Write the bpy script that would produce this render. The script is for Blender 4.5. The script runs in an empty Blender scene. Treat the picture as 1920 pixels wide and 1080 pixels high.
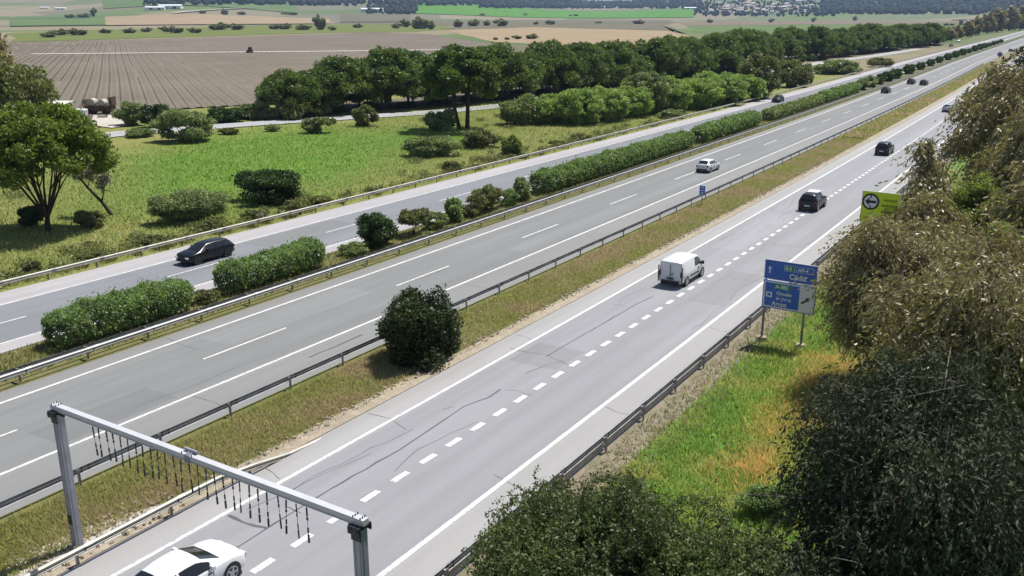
import bpy, math, random
import numpy as np
from mathutils import Vector, Matrix

S = bpy.context.scene
COL = S.collection
rnd = random.Random(7)
R_ = np.random.default_rng(11)

# ------------------------------------------------------------------ camera
CAM_H = 18.9
FPX = 1720.0                                   # focal length in pixels of a 1920 wide frame
PITCH = math.atan((540 - 23) / FPX)
YAW = math.atan2(2098 - 960, FPX / math.cos(PITCH))
_R = Vector((math.cos(YAW), math.sin(YAW), 0))
_F = Vector((-math.sin(YAW) * math.cos(PITCH), math.cos(YAW) * math.cos(PITCH), -math.sin(PITCH)))
_U = _R.cross(_F)
cam_d = bpy.data.cameras.new('camera')
cam_d.sensor_width = 36
cam_d.lens = FPX / 1920 * 36
cam_d.clip_start = 0.5
cam_d.clip_end = 20000
cam = bpy.data.objects.new('camera', cam_d)
cam.matrix_world = Matrix(((_R.x, _U.x, -_F.x, 0), (_R.y, _U.y, -_F.y, 0), (_R.z, _U.z, -_F.z, CAM_H), (0, 0, 0, 1)))
COL.objects.link(cam)
S.camera = cam

# ------------------------------------------------------------------ sky, sun, exposure
SUN_EL, SUN_AZ = math.radians(64), math.radians(13)      # azimuth measured from +Y towards +X
W = bpy.data.worlds.new('World')
S.world = W
W.use_nodes = True
wn = W.node_tree.nodes
sky = wn.new('ShaderNodeTexSky')
sky.sky_type = 'NISHITA'
sky.sun_disc = False
sky.sun_elevation = SUN_EL
sky.sun_rotation = SUN_AZ
bg = wn['Background']
bg.inputs['Strength'].default_value = 0.075
W.node_tree.links.new(sky.outputs[0], bg.inputs['Color'])
sun_d = bpy.data.lights.new('sun', 'SUN')
sun_d.energy = 4.6
sun_d.angle = math.radians(0.53)
sun_d.color = (1.0, 0.965, 0.91)
sun = bpy.data.objects.new('sun', sun_d)
sdir = Vector((math.cos(SUN_EL) * math.sin(SUN_AZ), math.cos(SUN_EL) * math.cos(SUN_AZ), math.sin(SUN_EL)))
sun.rotation_euler = (-sdir).to_track_quat('-Z', 'Y').to_euler()
sun.location = (0, 40, 120)
COL.objects.link(sun)
S.view_settings.view_transform = 'Standard'
S.view_settings.look = 'None'
S.view_settings.gamma = 1
S.view_settings.use_curve_mapping = False
S.view_settings.exposure = 0.45
S.cycles.use_denoising = True
S.cycles.max_bounces = 6
S.cycles.transparent_max_bounces = 8


# ------------------------------------------------------------------ helpers
def ground_at(px, py, z=0.0):
    """the point of the level z seen at a pixel of the 1920x1080 photograph"""
    r = _F + _R * ((px - 960) / FPX) + _U * ((540 - py) / FPX)
    t = (z - CAM_H) / r.z
    return Vector((r.x * t, r.y * t, z))


def bend(y):
    """the motorway drifts gently to the left in the distance"""
    if y < 20: return 0.0
    if y < 400: return -4.5e-5 * (y - 20) ** 2
    return -4.5e-5 * 380 ** 2 - 0.017 * (y - 400)


def mesh_np(name, verts, faces, mats, face_mat=None, smooth=False):
    """verts (N,3); faces (M,k) array or list of tuples"""
    me = bpy.data.meshes.new(name)
    verts = np.asarray(verts, dtype=np.float32)
    if isinstance(faces, np.ndarray):
        m, k = faces.shape
        me.vertices.add(len(verts)); me.vertices.foreach_set('co', verts.ravel())
        me.loops.add(m * k); me.loops.foreach_set('vertex_index', faces.astype(np.int32).ravel())
        me.polygons.add(m)
        me.polygons.foreach_set('loop_start', np.arange(0, m * k, k, dtype=np.int32))
        me.update(calc_edges=True)
    else:
        me.from_pydata([tuple(map(float, v)) for v in verts], [], faces)
    if not isinstance(mats, (list, tuple)): mats = [mats]
    for mt in mats: me.materials.append(mt)
    if face_mat is not None:
        me.polygons.foreach_set('material_index', np.asarray(face_mat, dtype=np.int32))
    if smooth:
        me.polygons.foreach_set('use_smooth', np.ones(len(me.polygons), dtype=bool))
    me.update()
    return me


def link(name, me, parent=None, loc=None, rotz=0.0, scale=None):
    o = bpy.data.objects.new(name, me)
    COL.objects.link(o)
    if loc is not None: o.location = loc
    if rotz: o.rotation_euler = (0, 0, rotz)
    if scale is not None: o.scale = scale if hasattr(scale, '__len__') else (scale,) * 3
    if parent is not None: o.parent = parent
    return o


def tag(o, label, cat, group=None):
    o['label'] = label; o['category'] = cat
    if group: o['group'] = group
    return o


def thing(name, label, cat, loc=(0, 0, 0), rotz=0.0, group=None):
    o = bpy.data.objects.new(name, None)
    o.empty_display_size = 0.3
    COL.objects.link(o)
    o.location = loc; o.rotation_euler = (0, 0, rotz)
    return tag(o, label, cat, group)


def struct(o): o['kind'] = 'structure'; return o
ONES = ' first second third fourth fifth sixth seventh eighth ninth tenth eleventh twelfth thirteenth fourteenth fifteenth sixteenth seventeenth eighteenth nineteenth'.split(' ')
TENS = {2: 'twent', 3: 'thirt', 4: 'fort', 5: 'fift', 6: 'sixt', 7: 'sevent', 8: 'eight', 9: 'ninet'}
def ordinal(n):
    if n < 20: return ONES[n]
    return TENS[n // 10] + ('ieth' if n % 10 == 0 else 'y-' + ONES[n % 10])


def stuff(o): o['kind'] = 'stuff'; return o


def dup(root, loc, rotz, label, group, scale=1.0):
    """a copy of a thing with copies of its parts and sub-parts"""
    r = root.copy(); COL.objects.link(r)
    r.location = loc; r.rotation_euler = (0, 0, rotz)
    r.scale = scale if hasattr(scale, '__len__') else (scale,) * 3
    r['label'] = label
    if group: r['group'] = group
    for ch in root.children:
        c = ch.copy(); COL.objects.link(c); c.parent = r
        for g in ch.children:
            d = g.copy(); COL.objects.link(d); d.parent = c
    return r


class MB:
    """collects boxes, tubes and prisms into one mesh"""
    def __init__(s): s.v, s.f, s.m = [], [], []
    def add(s, v, f, m=0):
        b = len(s.v); s.v += [tuple(p) for p in v]
        s.f += [tuple(b + i for i in q) for q in f]; s.m += [m] * len(f)
        return s
    def box(s, c, d, m=0, rz=0.0, taper=1.0):
        x, y, z = d[0] / 2, d[1] / 2, d[2] / 2
        ca, sa = math.cos(rz), math.sin(rz)
        v = []
        for sz in (-1, 1):
            k = taper if sz > 0 else 1
            for sx, sy in ((-1, -1), (1, -1), (1, 1), (-1, 1)):
                px, py = sx * x * k, sy * y * k
                v.append((c[0] + px * ca - py * sa, c[1] + px * sa + py * ca, c[2] + sz * z))
        return s.add(v, [(3, 2, 1, 0), (4, 5, 6, 7), (0, 1, 5, 4), (1, 2, 6, 5), (2, 3, 7, 6), (3, 0, 4, 7)], m)
    def tube(s, pts, radii, n=8, m=0, cap=True):
        pts = [Vector(p) for p in pts]
        if not hasattr(radii, '__len__'): radii = [radii] * len(pts)
        v, f = [], []
        for i, p in enumerate(pts):
            d = (pts[min(i + 1, len(pts) - 1)] - pts[max(i - 1, 0)]).normalized()
            a = d.cross(Vector((0, 0, 1)) if abs(d.z) < .9 else Vector((1, 0, 0))).normalized()
            b = d.cross(a)
            for k in range(n):
                t = 2 * math.pi * k / n
                v.append(p + (a * math.cos(t) + b * math.sin(t)) * radii[i])
        for i in range(len(pts) - 1):
            for k in range(n):
                k2 = (k + 1) % n
                f.append((i * n + k, i * n + k2, (i + 1) * n + k2, (i + 1) * n + k))
        if cap:
            f.append(tuple(range(n))[::-1]); f.append(tuple((len(pts) - 1) * n + k for k in range(n)))
        return s.add(v, f, m)
    def mesh(s, name, mats, smooth=False): return mesh_np(name, s.v, s.f, mats, s.m, smooth)
    def build(s, name, mats, parent=None, smooth=False, **kw):
        return link(name, s.mesh(name, mats, smooth), parent, **kw)


# ------------------------------------------------------------------ materials
def new_mat(name):
    m = bpy.data.materials.new(name); m.use_nodes = True
    nt = m.node_tree
    return m, nt, nt.nodes['Principled BSDF']


def pos_node(nt, stretch=(1, 1, 1)):
    g = nt.nodes.new('ShaderNodeNewGeometry')
    if stretch == (1, 1, 1): return g.outputs['Position']
    k = nt.nodes.new('ShaderNodeVectorMath'); k.operation = 'MULTIPLY'
    k.inputs[1].default_value = stretch
    nt.links.new(g.outputs['Position'], k.inputs[0])
    return k.outputs[0]


def noise(nt, scale, detail=4, stretch=(1, 1, 1), lo=0.35, hi=0.65, rough=0.6):
    n = nt.nodes.new('ShaderNodeTexNoise')
    n.inputs['Scale'].default_value = scale
    n.inputs['Detail'].default_value = detail
    n.inputs['Roughness'].default_value = rough
    nt.links.new(pos_node(nt, stretch), n.inputs['Vector'])
    mr = nt.nodes.new('ShaderNodeMapRange')
    mr.inputs['From Min'].default_value = lo; mr.inputs['From Max'].default_value = hi
    nt.links.new(n.outputs[0], mr.inputs['Value'])
    return mr.outputs[0]


def mixc(nt, fac, a, b, blend='MIX'):
    n = nt.nodes.new('ShaderNodeMix'); n.data_type = 'RGBA'; n.blend_type = blend
    for sock, v in ((n.inputs[0], fac), (n.inputs[6], a), (n.inputs[7], b)):
        if hasattr(v, 'is_linked'): nt.links.new(v, sock)
        elif hasattr(v, '__len__'): sock.default_value = (*v[:3], 1)
        else: sock.default_value = v
    return n.outputs[2]


def math_(nt, op, a, b=None, clamp=False):
    n = nt.nodes.new('ShaderNodeMath'); n.operation = op; n.use_clamp = clamp
    for i, v in enumerate((a, b)):
        if v is None: continue
        if hasattr(v, 'is_linked'): nt.links.new(v, n.inputs[i])
        else: n.inputs[i].default_value = v
    return n.outputs[0]


def bump(nt, b, h, strength=0.3, dist=0.05):
    n = nt.nodes.new('ShaderNodeBump')
    n.inputs['Strength'].default_value = strength; n.inputs['Distance'].default_value = dist
    nt.links.new(h, n.inputs['Height']); nt.links.new(n.outputs[0], b.inputs['Normal'])


def plain(name, col, rough=0.6, metal=0.0, var=0.0, scale=3.0, spec=0.5, coat=0.0):
    m, nt, b = new_mat(name)
    b.inputs['Roughness'].default_value = rough; b.inputs['Metallic'].default_value = metal
    b.inputs['Specular IOR Level'].default_value = spec
    b.inputs['Coat Weight'].default_value = coat
    b.inputs['Coat Roughness'].default_value = 0.05
    if var:
        c = mixc(nt, noise(nt, scale), [v * (1 - var) for v in col], [min(1, v * (1 + var)) for v in col])
        nt.links.new(c, b.inputs['Base Color'])
    else:
        b.inputs['Base Color'].default_value = (*col, 1)
    return m


def asphalt(name, col, var=0.14, warm=None):
    m, nt, b = new_mat(name)
    c = mixc(nt, noise(nt, 0.35, 5, (1, 0.07, 1)), [v * (1 - var) for v in col], [v * (1 + var * .8) for v in col])
    c = mixc(nt, math_(nt, 'MULTIPLY', noise(nt, 0.09, 4), 0.5), c, [v * .86 for v in (warm or col)])
    c = mixc(nt, math_(nt, 'MULTIPLY', noise(nt, 9, 3, lo=.3, hi=.7), 0.25), c, [v * .6 for v in col])
    c = mixc(nt, math_(nt, 'MULTIPLY', noise(nt, .8, 3, (1, .006, 1), lo=.44, hi=.64), .50), c, [v * .70 for v in col])     # wheel tracks
    c = mixc(nt, math_(nt, 'MULTIPLY', noise(nt, .55, 6, (1, .3, 1), lo=.55, hi=.70), .45), c, [v * .72 for v in col])     # stains
    c = mixc(nt, math_(nt, 'MULTIPLY', noise(nt, 38, 2, lo=.35, hi=.7), .28), c, [v * 1.45 for v in col])      # stone grain
    nt.links.new(c, b.inputs['Base Color'])
    b.inputs['Roughness'].default_value = 0.85
    b.inputs['Specular IOR Level'].default_value = 0.3
    bump(nt, b, noise(nt, 25, 3), 0.25, 0.02)
    return m


def mottled(name, cols, scales=(0.25, 1.3, 6), rough=0.95, b_strength=0.4):
    m, nt, b = new_mat(name)
    c = mixc(nt, noise(nt, scales[0], 5), cols[0], cols[1])
    if len(cols) > 2: c = mixc(nt, noise(nt, scales[1], 5, lo=.45, hi=.68), c, cols[2])
    c = mixc(nt, math_(nt, 'MULTIPLY', noise(nt, scales[2], 4), .45), c, [v * .5 for v in cols[0]])
    nt.links.new(c, b.inputs['Base Color'])
    b.inputs['Roughness'].default_value = rough
    b.inputs['Specular IOR Level'].default_value = 0.15
    bump(nt, b, noise(nt, scales[2], 5), b_strength, 0.15)
    return m


def leaf_mat(name, ca, cb, cc=None, trans=0.3, rough=0.5, spec=0.3, nscale=0.5):
    """leaf colour differs from leaf to leaf and from branch to branch"""
    m, nt, b = new_mat(name)
    g = nt.nodes.new('ShaderNodeNewGeometry')
    c = mixc(nt, g.outputs['Random Per Island'], ca, cb)
    if cc: c = mixc(nt, noise(nt, nscale, 3, lo=.4, hi=.68), c, cc)
    nt.links.new(c, b.inputs['Base Color'])
    b.inputs['Roughness'].default_value = rough
    b.inputs['Specular IOR Level'].default_value = spec
    t = nt.nodes.new('ShaderNodeBsdfTranslucent')
    nt.links.new(mixc(nt, 1.0, c, (1.0, 1.05, 0.55), 'MULTIPLY'), t.inputs['Color'])
    mx = nt.nodes.new('ShaderNodeMixShader'); mx.inputs[0].default_value = trans
    nt.links.new(b.outputs[0], mx.inputs[1]); nt.links.new(t.outputs[0], mx.inputs[2])
    nt.links.new(mx.outputs[0], nt.nodes['Material Output'].inputs['Surface'])
    return m


ASPH_MID = asphalt('asphalt_grey', (.198, .20, .197))
ASPH_MIDS = asphalt('asphalt_grey_shoulder', (.22, .22, .215), .10)
ASPH_FAR = asphalt('asphalt_far_lane', (.195, .20, .215))
ASPH_SH = asphalt('asphalt_bleached', (.36, .345, .35), .08)
ASPH_R = asphalt('asphalt_light', (.265, .265, .277), .12)
ASPH_RS = asphalt('asphalt_shoulder', (.33, .322, .315), .07)
m, nt, b = new_mat('road_paint')
c = mixc(nt, noise(nt, 1.1, 5), (.70, .70, .68), (.52, .52, .50))
c = mixc(nt, math_(nt, 'MULTIPLY', noise(nt, 7, 6, lo=.50, hi=.62), .8), c, (.32, .32, .32))     # chipped to the asphalt
nt.links.new(c, b.inputs['Base Color']); b.inputs['Roughness'].default_value = .75
PAINT = m
TAR = plain('tar_seal', (.085, .083, .09), .6)
CONC = mottled('pale_concrete', ((.40, .34, .25), (.30, .25, .185), (.46, .40, .31)), (.4, 1.5, 6))
GALV = plain('galvanised_steel', (.33, .325, .31), .5, .35, var=.12, scale=1.2)
GALV_D = plain('weathered_steel', (.235, .225, .23), .55, .25, var=.2, scale=1.2)
GALV_R = plain('guardrail_back_steel', (.36, .345, .35), .55, .15, var=.2, scale=1.2)
GALV_W = plain('pale_galvanised_steel', (.38, .365, .31), .5, .2, var=.1, scale=1.0)
DARK = plain('dark_steel', (.03, .03, .035), .5, .2)
BARK = mottled('bark', ((.075, .06, .05), (.045, .037, .032), (.11, .09, .075)), (1.5, 5, 14))
BARK_P = mottled('pale_bark', ((.22, .19, .16), (.13, .11, .095), (.3, .27, .23)), (1.0, 4, 12))
GLASS = plain('dark_glass', (.012, .014, .017), .06, 0, spec=.6)
TYRE = plain('tyre_rubber', (.018, .018, .019), .8)
RIM = plain('alloy', (.45, .46, .48), .35, .7)
BLACKP = plain('black_trim', (.015, .015, .016), .55)

LEAF_PINE = leaf_mat('pine_needles', (.14, .21, .03), (.28, .34, .055), (.07, .12, .022), .4)
LEAF_PINE_FAR = leaf_mat('row_pine_needles', (.09, .15, .035), (.20, .265, .06), (.06, .10, .03), .38, nscale=.25)
LEAF_POP = leaf_mat('pale_broad_leaves', (.25, .36, .10), (.42, .50, .18), (.19, .29, .09), .45)
LEAF_OLE = leaf_mat('oleander_leaves', (.18, .29, .10), (.34, .43, .18), (.13, .20, .075), .4, nscale=.8)
LEAF_DARK = leaf_mat('dark_evergreen_leaves', (.045, .085, .022), (.095, .15, .035), (.03, .06, .018), .25)
LEAF_STRIP = leaf_mat('olive_dark_leaves', (.03, .052, .015), (.075, .10, .024), (.022, .035, .012), .2)
LEAF_BUSHT = leaf_mat('lentisk_leaves', (.075, .11, .04), (.17, .205, .07), (.10, .115, .05), .3)
LEAF_GREY = leaf_mat('grey_green_leaves', (.21, .28, .11), (.36, .40, .18), (.16, .21, .09), .35)
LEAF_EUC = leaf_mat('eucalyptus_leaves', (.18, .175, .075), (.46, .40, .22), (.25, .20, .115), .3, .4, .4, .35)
LEAF_EUCD = leaf_mat('shaded_eucalyptus_leaves', (.045, .062, .034), (.10, .115, .065), (.055, .06, .036), .12, .65, .1, .35)  # darker copy of the eucalyptus leaves, shade of the corner trees put into colour
LEAF_YEL = leaf_mat('yellow_green_leaves', (.17, .23, .05), (.31, .34, .09), (.12, .15, .04), .4)
LEAF_OLIVE = leaf_mat('olive_brown_leaves', (.155, .185, .06), (.28, .285, .10), (.12, .125, .055), .3)
LEAF_BARE = leaf_mat('dry_twigs', (.16, .14, .11), (.25, .22, .17), None, .1)


# ------------------------------------------------------------------ foliage
def leaf_quads(c, size, rng, aspect=1.7, droop=0.0, jitter=.35, axis=None):
    """one diamond leaf (or leaf spray) at each point of c"""
    n = len(c)
    a = rng.normal(size=(n, 3)); a[:, 2] -= droop
    if axis is not None: a = a * .45 + axis
    a /= np.linalg.norm(a, axis=1, keepdims=True) + 1e-9
    b = np.cross(a, rng.normal(size=(n, 3))); b /= np.linalg.norm(b, axis=1, keepdims=True) + 1e-9
    s = size * (1 + jitter * rng.uniform(-1, 1, n))[:, None]
    a = a * s * .5 * math.sqrt(aspect); b = b * s * .5 / math.sqrt(aspect)
    v = np.empty((n, 4, 3), dtype=np.float32)
    v[:, 0] = c - a; v[:, 1] = c + b - a * .1; v[:, 2] = c + a; v[:, 3] = c - b - a * .1
    return v.reshape(-1, 3), np.arange(4 * n).reshape(n, 4)


def clump_points(clumps, n, rng, shell=.55, stray=.14):
    cl = np.array(clumps, dtype=float)
    vol = (cl[:, 3] * cl[:, 4] * cl[:, 5]) ** .75
    k = rng.choice(len(cl), n, p=vol / vol.sum())
    d = rng.normal(size=(n, 3)); d /= np.linalg.norm(d, axis=1, keepdims=True)
    r = (shell + (1.04 - shell) * rng.uniform(0, 1, n) ** .7)
    r = np.where(rng.uniform(0, 1, n) < stray, r * rng.uniform(1.05, 1.38, n), r)[:, None]     # stray twigs
    return cl[k, :3] + (d * r + rng.normal(size=(n, 3)) * .10) * cl[k, 3:6]


def foliage_mesh(name, clumps, n, size, mat, rng=None, shell=.55, **kw):
    rng = rng or R_
    v, f = leaf_quads(clump_points(clumps, n, rng, shell), size, rng, **kw)
    return mesh_np(name, v, f, mat)


def spray_mesh(name, clumps, n, size, mat, rng, aspect=3.0, length=.9, per=12, shell=.35):
    """drooping twigs, each hung with a line of leaves"""
    k = max(1, n // per)
    root = clump_points(clumps, k, rng, shell, .03)
    c0 = np.array(clumps)[:, :3].mean(0)
    d = root - c0; d[:, 2] = 0; d /= np.linalg.norm(d, axis=1, keepdims=True) + 1e-6
    d = d * .55 + rng.normal(size=(k, 3)) * .5; d[:, 2] = d[:, 2] * .4 - .25
    L = (length * rng.uniform(.5, 1.4, k))[:, None, None]
    t = np.linspace(.05, 1, per)[None, :, None]
    g = np.array([0, 0, -.75])[None, None, :]
    P = root[:, None, :] + d[:, None, :] * t * L + g * t * t * L + rng.normal(size=(k, per, 3)) * size * .45
    ax = d[:, None, :] + g * 2 * t + rng.normal(size=(k, per, 3)) * .25
    ax /= np.linalg.norm(ax, axis=2, keepdims=True)
    v, f = leaf_quads(P.reshape(-1, 3), size, rng, aspect, axis=ax.reshape(-1, 3))
    return mesh_np(name, v, f, mat)


def blob_clumps(rx, ry, rz, z0, k, rng, cr=.42, flat=0.0):
    """clumps filling an egg of half axes rx, ry, rz standing on z0"""
    out = []
    k = int(k * 2.6)
    for i in range(k):
        d = rng.normal(size=3); d /= np.linalg.norm(d)
        r = rng.uniform(.5, .86)
        s = cr * rng.uniform(.36, .88)
        zc = z0 + rz * .92 + d[2] * rz * r * 1.05
        out.append((d[0] * rx * r, d[1] * ry * r, max(zc, z0 + s * rz * .55), s * rx, s * ry, s * rz))
    return out


def stems(k, h, spread, r, mat, name, rng, parent, lean=0):
    mb = MB()
    for i in range(k):
        t = rng.uniform(0, 6.28); q = rng.uniform(.3, 1) * spread
        x, y = math.cos(t) * q, math.sin(t) * q
        mb.tube([(x * .15, y * .15, -.1), (x * .5 + lean * .3, y * .5, h * .5), (x + lean, y, h)], [r, r * .75, r * .4], 6)
    return mb.build(name, mat, parent)


# ------------------------------------------------------------------ ground
def build_ground():
    radii = np.concatenate([[0, 8, 16, 24, 32, 40, 50, 60, 75, 90, 110, 135, 165, 200, 250, 320, 420, 560, 760, 1000, 1300],
                            np.arange(1500, 4400, 90), [4600, 5200, 6000, 7000]])
    na = 180
    v = [(0, 0, -.1)]; f = []
    for r in radii[1:]:
        for k in range(na):
            t = 2 * math.pi * k / na
            x, y = r * math.cos(t), r * math.sin(t)
            v.append((x, y, hill(x, y) - .1))
    for k in range(na): f.append((0, 1 + k, 1 + (k + 1) % na))
    for i in range(len(radii) - 2):
        a, b = 1 + i * na, 1 + (i + 1) * na
        for k in range(na):
            k2 = (k + 1) % na
            f.append((a + k, b + k, b + k2, a + k2))
    m, nt, b = new_mat('meadow_and_fields')
    near = mixc(nt, noise(nt, .09, 5), (.20, .23, .06), (.28, .265, .095))
    near = mixc(nt, noise(nt, .5, 5, lo=.5, hi=.72), near, (.27, .24, .085))
    near = mixc(nt, math_(nt, 'MULTIPLY', noise(nt, 2.2, 5), .5), near, (.085, .115, .025))

    def patch(centre, ax, rot, soft=.35):
        """soft edged natural patch of ground around a place in the meadow"""
        p = nt.nodes.new('ShaderNodeVectorMath'); p.operation = 'SUBTRACT'
        nt.links.new(pos_node(nt), p.inputs[0]); p.inputs[1].default_value = (*centre, 0)
        q = nt.nodes.new('ShaderNodeVectorRotate'); q.rotation_type = 'Z_AXIS'; q.inputs['Angle'].default_value = rot
        nt.links.new(p.outputs[0], q.inputs['Vector'])
        k = nt.nodes.new('ShaderNodeVectorMath'); k.operation = 'MULTIPLY'; k.inputs[1].default_value = (1 / ax[0], 1 / ax[1], 0)
        nt.links.new(q.outputs[0], k.inputs[0])
        ln = nt.nodes.new('ShaderNodeVectorMath'); ln.operation = 'LENGTH'; nt.links.new(k.outputs[0], ln.inputs[0])
        wob = math_(nt, 'ADD', ln.outputs['Value'], math_(nt, 'MULTIPLY', noise(nt, .12, 5, lo=0, hi=1), .7))
        mr = nt.nodes.new('ShaderNodeMapRange'); mr.inputs['From Min'].default_value = 1.35 + soft; mr.inputs['From Max'].default_value = 1.35 - soft
        nt.links.new(wob, mr.inputs['Value'])
        return mr.outputs[0]
    lush = mixc(nt, noise(nt, .25, 5), (.10, .205, .028), (.165, .255, .045))
    lush = mixc(nt, math_(nt, 'MULTIPLY', noise(nt, 1.4, 5), .35), lush, (.07, .14, .02))
    near = mixc(nt, patch((-95, 88), (17, 33), math.radians(-32)), near, lush)
    near = mixc(nt, patch((-90, 116), (9, 14), math.radians(-32)), near, lush)
    # patchwork of far fields
    vo = nt.nodes.new('ShaderNodeTexVoronoi'); vo.feature = 'F1'; vo.inputs['Scale'].default_value = .0042
    nt.links.new(pos_node(nt, (1, .6, 0)), vo.inputs['Vector'])
    cr = nt.nodes.new('ShaderNodeValToRGB'); cr.color_ramp.interpolation = 'CONSTANT'
    stops = [(0, (.12, .17, .06)), (.22, (.25, .21, .14)), (.4, (.17, .155, .11)), (.55, (.10, .15, .06)), (.7, (.22, .19, .13)), (.85, (.14, .165, .085))]
    e = cr.color_ramp.elements
    e[0].position, e[0].color = stops[0][0], (*stops[0][1], 1)
    e[1].position, e[1].color = stops[1][0], (*stops[1][1], 1)
    for p_, c_ in stops[2:]:
        q = e.new(p_); q.color = (*c_, 1)
    sep = nt.nodes.new('ShaderNodeSeparateColor'); nt.links.new(vo.outputs['Color'], sep.inputs[0])
    nt.links.new(sep.outputs[0], cr.inputs[0])
    far = mixc(nt, math_(nt, 'MULTIPLY', noise(nt, .02, 5), .35), cr.outputs[0], (.13, .15, .07))
    ln = nt.nodes.new('ShaderNodeVectorMath'); ln.operation = 'LENGTH'; nt.links.new(pos_node(nt), ln.inputs[0])
    mr = nt.nodes.new('ShaderNodeMapRange'); mr.inputs['From Min'].default_value = 300; mr.inputs['From Max'].default_value = 330
    nt.links.new(ln.outputs['Value'], mr.inputs['Value'])
    nt.links.new(mixc(nt, mr.outputs[0], near, far), b.inputs['Base Color'])
    b.inputs['Roughness'].default_value = 1; b.inputs['Specular IOR Level'].default_value = .1
    bump(nt, b, noise(nt, 3, 6), .6, .2)
    struct(link('ground', mesh_np('ground', v, f, m, smooth=True)))


def hill(x, y):
    d = math.hypot(x, y)
    if d < 1500 or y < -d * .3: return 0.0
    a = math.atan2(-x, y)                       # angle to the left of the road
    wob = 1 + .28 * math.sin(a * 9 + 1) + .18 * math.sin(a * 23)
    start = 2450 - 750 * min(1, max(0, (a - .55) / .35))
    t = min(1900.0, max(0.0, d - start))
    return (.026 * t + 1.4e-5 * t * t) * wob if t > 0 else 0.0


build_ground()


def strip(name, x0, x1, z, mat, y0=-40, y1=2600, step=None, xf=None):
    ys = np.concatenate([np.arange(y0, min(y1, 420), 10), np.arange(420, y1 + 1, 60)]) if y1 > 420 else np.linspace(y0, y1, max(2, int((y1 - y0) / 8) + 1))
    v, f = [], []
    for y in ys:
        b = bend(y)
        v += [(x0 + b, y, z), (x1 + b, y, z)]
    for i in range(len(ys) - 1): f.append((2 * i, 2 * i + 1, 2 * i + 3, 2 * i + 2))
    return struct(link(name, mesh_np(name, v, f, mat)))


XL = dict(far_l=-60.6, far_d=-56.9, far_r=-53.2, mid_l=-44.65, mid_d=-40.95, mid_r=-37.3, r_l=-26.7, r_d=-22.75, r_r=-18.82)
# far carriageway
strip('far_shoulder', -63.5, -60.6, .0, ASPH_SH)
far_road = strip('far_carriageway', -60.6, -53.1, .0, ASPH_FAR)
strip('far_inner_shoulder', -53.1, -51.6, .0, ASPH_SH)
# middle carriageway
strip('middle_inner_shoulder', -46.0, -44.7, .0, ASPH_MIDS)
mid_road = strip('middle_carriageway', -44.7, -37.2, .0, ASPH_MID)
strip('middle_outer_shoulder', -37.2, -33.9, .0, ASPH_MIDS)
# right road
strip('right_inner_shoulder', -28.35, -26.75, .0, ASPH_RS, y1=420)
right_road = strip('right_road', -26.75, -18.8, .0, ASPH_R)
strip('right_outer_shoulder', -18.8, -16.6, .0, ASPH_RS)
# earth strips
EARTH_MED = mottled('median_earth', ((.15, .15, .05), (.22, .19, .10), (.12, .14, .04)), (.3, 1.2, 5))
strip('median', -51.6, -46.0, -.03, EARTH_MED)
STRIP_GRASS = mottled('dry_verge_grass', ((.15, .155, .045), (.20, .17, .075), (.11, .13, .03)), (.18, .7, 5))
strip('grass_strip', -33.9, -29.3, .02, STRIP_GRASS, y1=420)
strip('gutter', -29.3, -28.35, .03, CONC, y1=420)
VERGE_DRY = mottled('dry_earth_verge', ((.30, .255, .19), (.24, .21, .155), (.16, .165, .075)), (.5, 1.6, 6))
strip('dry_verge', -16.6, -15.1, -.02, VERGE_DRY, y1=420)
m, nt, b = new_mat('bank_grass')
c = mixc(nt, noise(nt, .35, 5), (.085, .19, .022), (.16, .23, .04))
c = mixc(nt, noise(nt, .22, 4, lo=.56, hi=.66), c, (.34, .23, .06))
c = mixc(nt, math_(nt, 'MULTIPLY', noise(nt, 5, 4), .5), c, (.06, .10, .015))
nt.links.new(c, b.inputs['Base Color']); b.inputs['Roughness'].default_value = 1
bump(nt, b, noise(nt, 5, 5), .5, .15)
BANK = m
strip('grass_bank', -15.1, 40, -.03, BANK, y0=-10, y1=420)


def line(name, x, w, y0=-40, y1=2400, z=.006):
    return strip(name, x - w / 2, x + w / 2, z, PAINT, y0, y1)


for n_, x_ in (('far_l', -60.6), ('far_r', -53.2)): line('edge_line', x_, .16)
for x_ in (-44.65, -37.3): line('edge_line', x_, .19)
line('edge_line', -26.7, .2); line('edge_line', -18.82, .22)


def dashes(parent, x, w, L, y0, period, n, yfar):
    me = mesh_np('lane_dash', [(-w / 2, 0, 0), (w / 2, 0, 0), (w / 2, L, 0), (-w / 2, L, 0)], [(0, 1, 2, 3)], PAINT)
    for i in range(n):
        y = y0 + i * period
        o = link('lane_dash', me, parent, (x + bend(y + L / 2), y, .006))
    v, f = [], []
    y = y0 + n * period
    while y < yfar:
        k = len(v); bb = x + bend(y)
        v += [(bb - w / 2, y, .006), (bb + w / 2, y, .006), (bb + w / 2, y + L, .006), (bb - w / 2, y + L, .006)]
        f.append((k, k + 1, k + 2, k + 3)); y += period
    if v: stuff(link('distant_lane_dashes', mesh_np('distant_lane_dashes', v, f, PAINT), parent))


pp = [ground_at(*q) for q in ((380, 673), (748, 534), (978, 446))]
dashes(mid_road, -40.95, .15, 6.4, pp[0].y - (pp[2].y - pp[0].y) / 2, (pp[2].y - pp[0].y) / 2, 14, 900)
q1 = ground_at(409, 493)
dashes(far_road, XL['far_d'], .14, 6.0, ground_at(320, 520).y - 17 * 1, 17.0, 12, 900)
d1, d2 = ground_at(694, 930), ground_at(1010, 724)
per = (d2.y - d1.y) / 7
dashes(right_road, XL['r_d'], .3, per * .52, d1.y - per * .26 - 6 * per, per, 110, 420)


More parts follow.
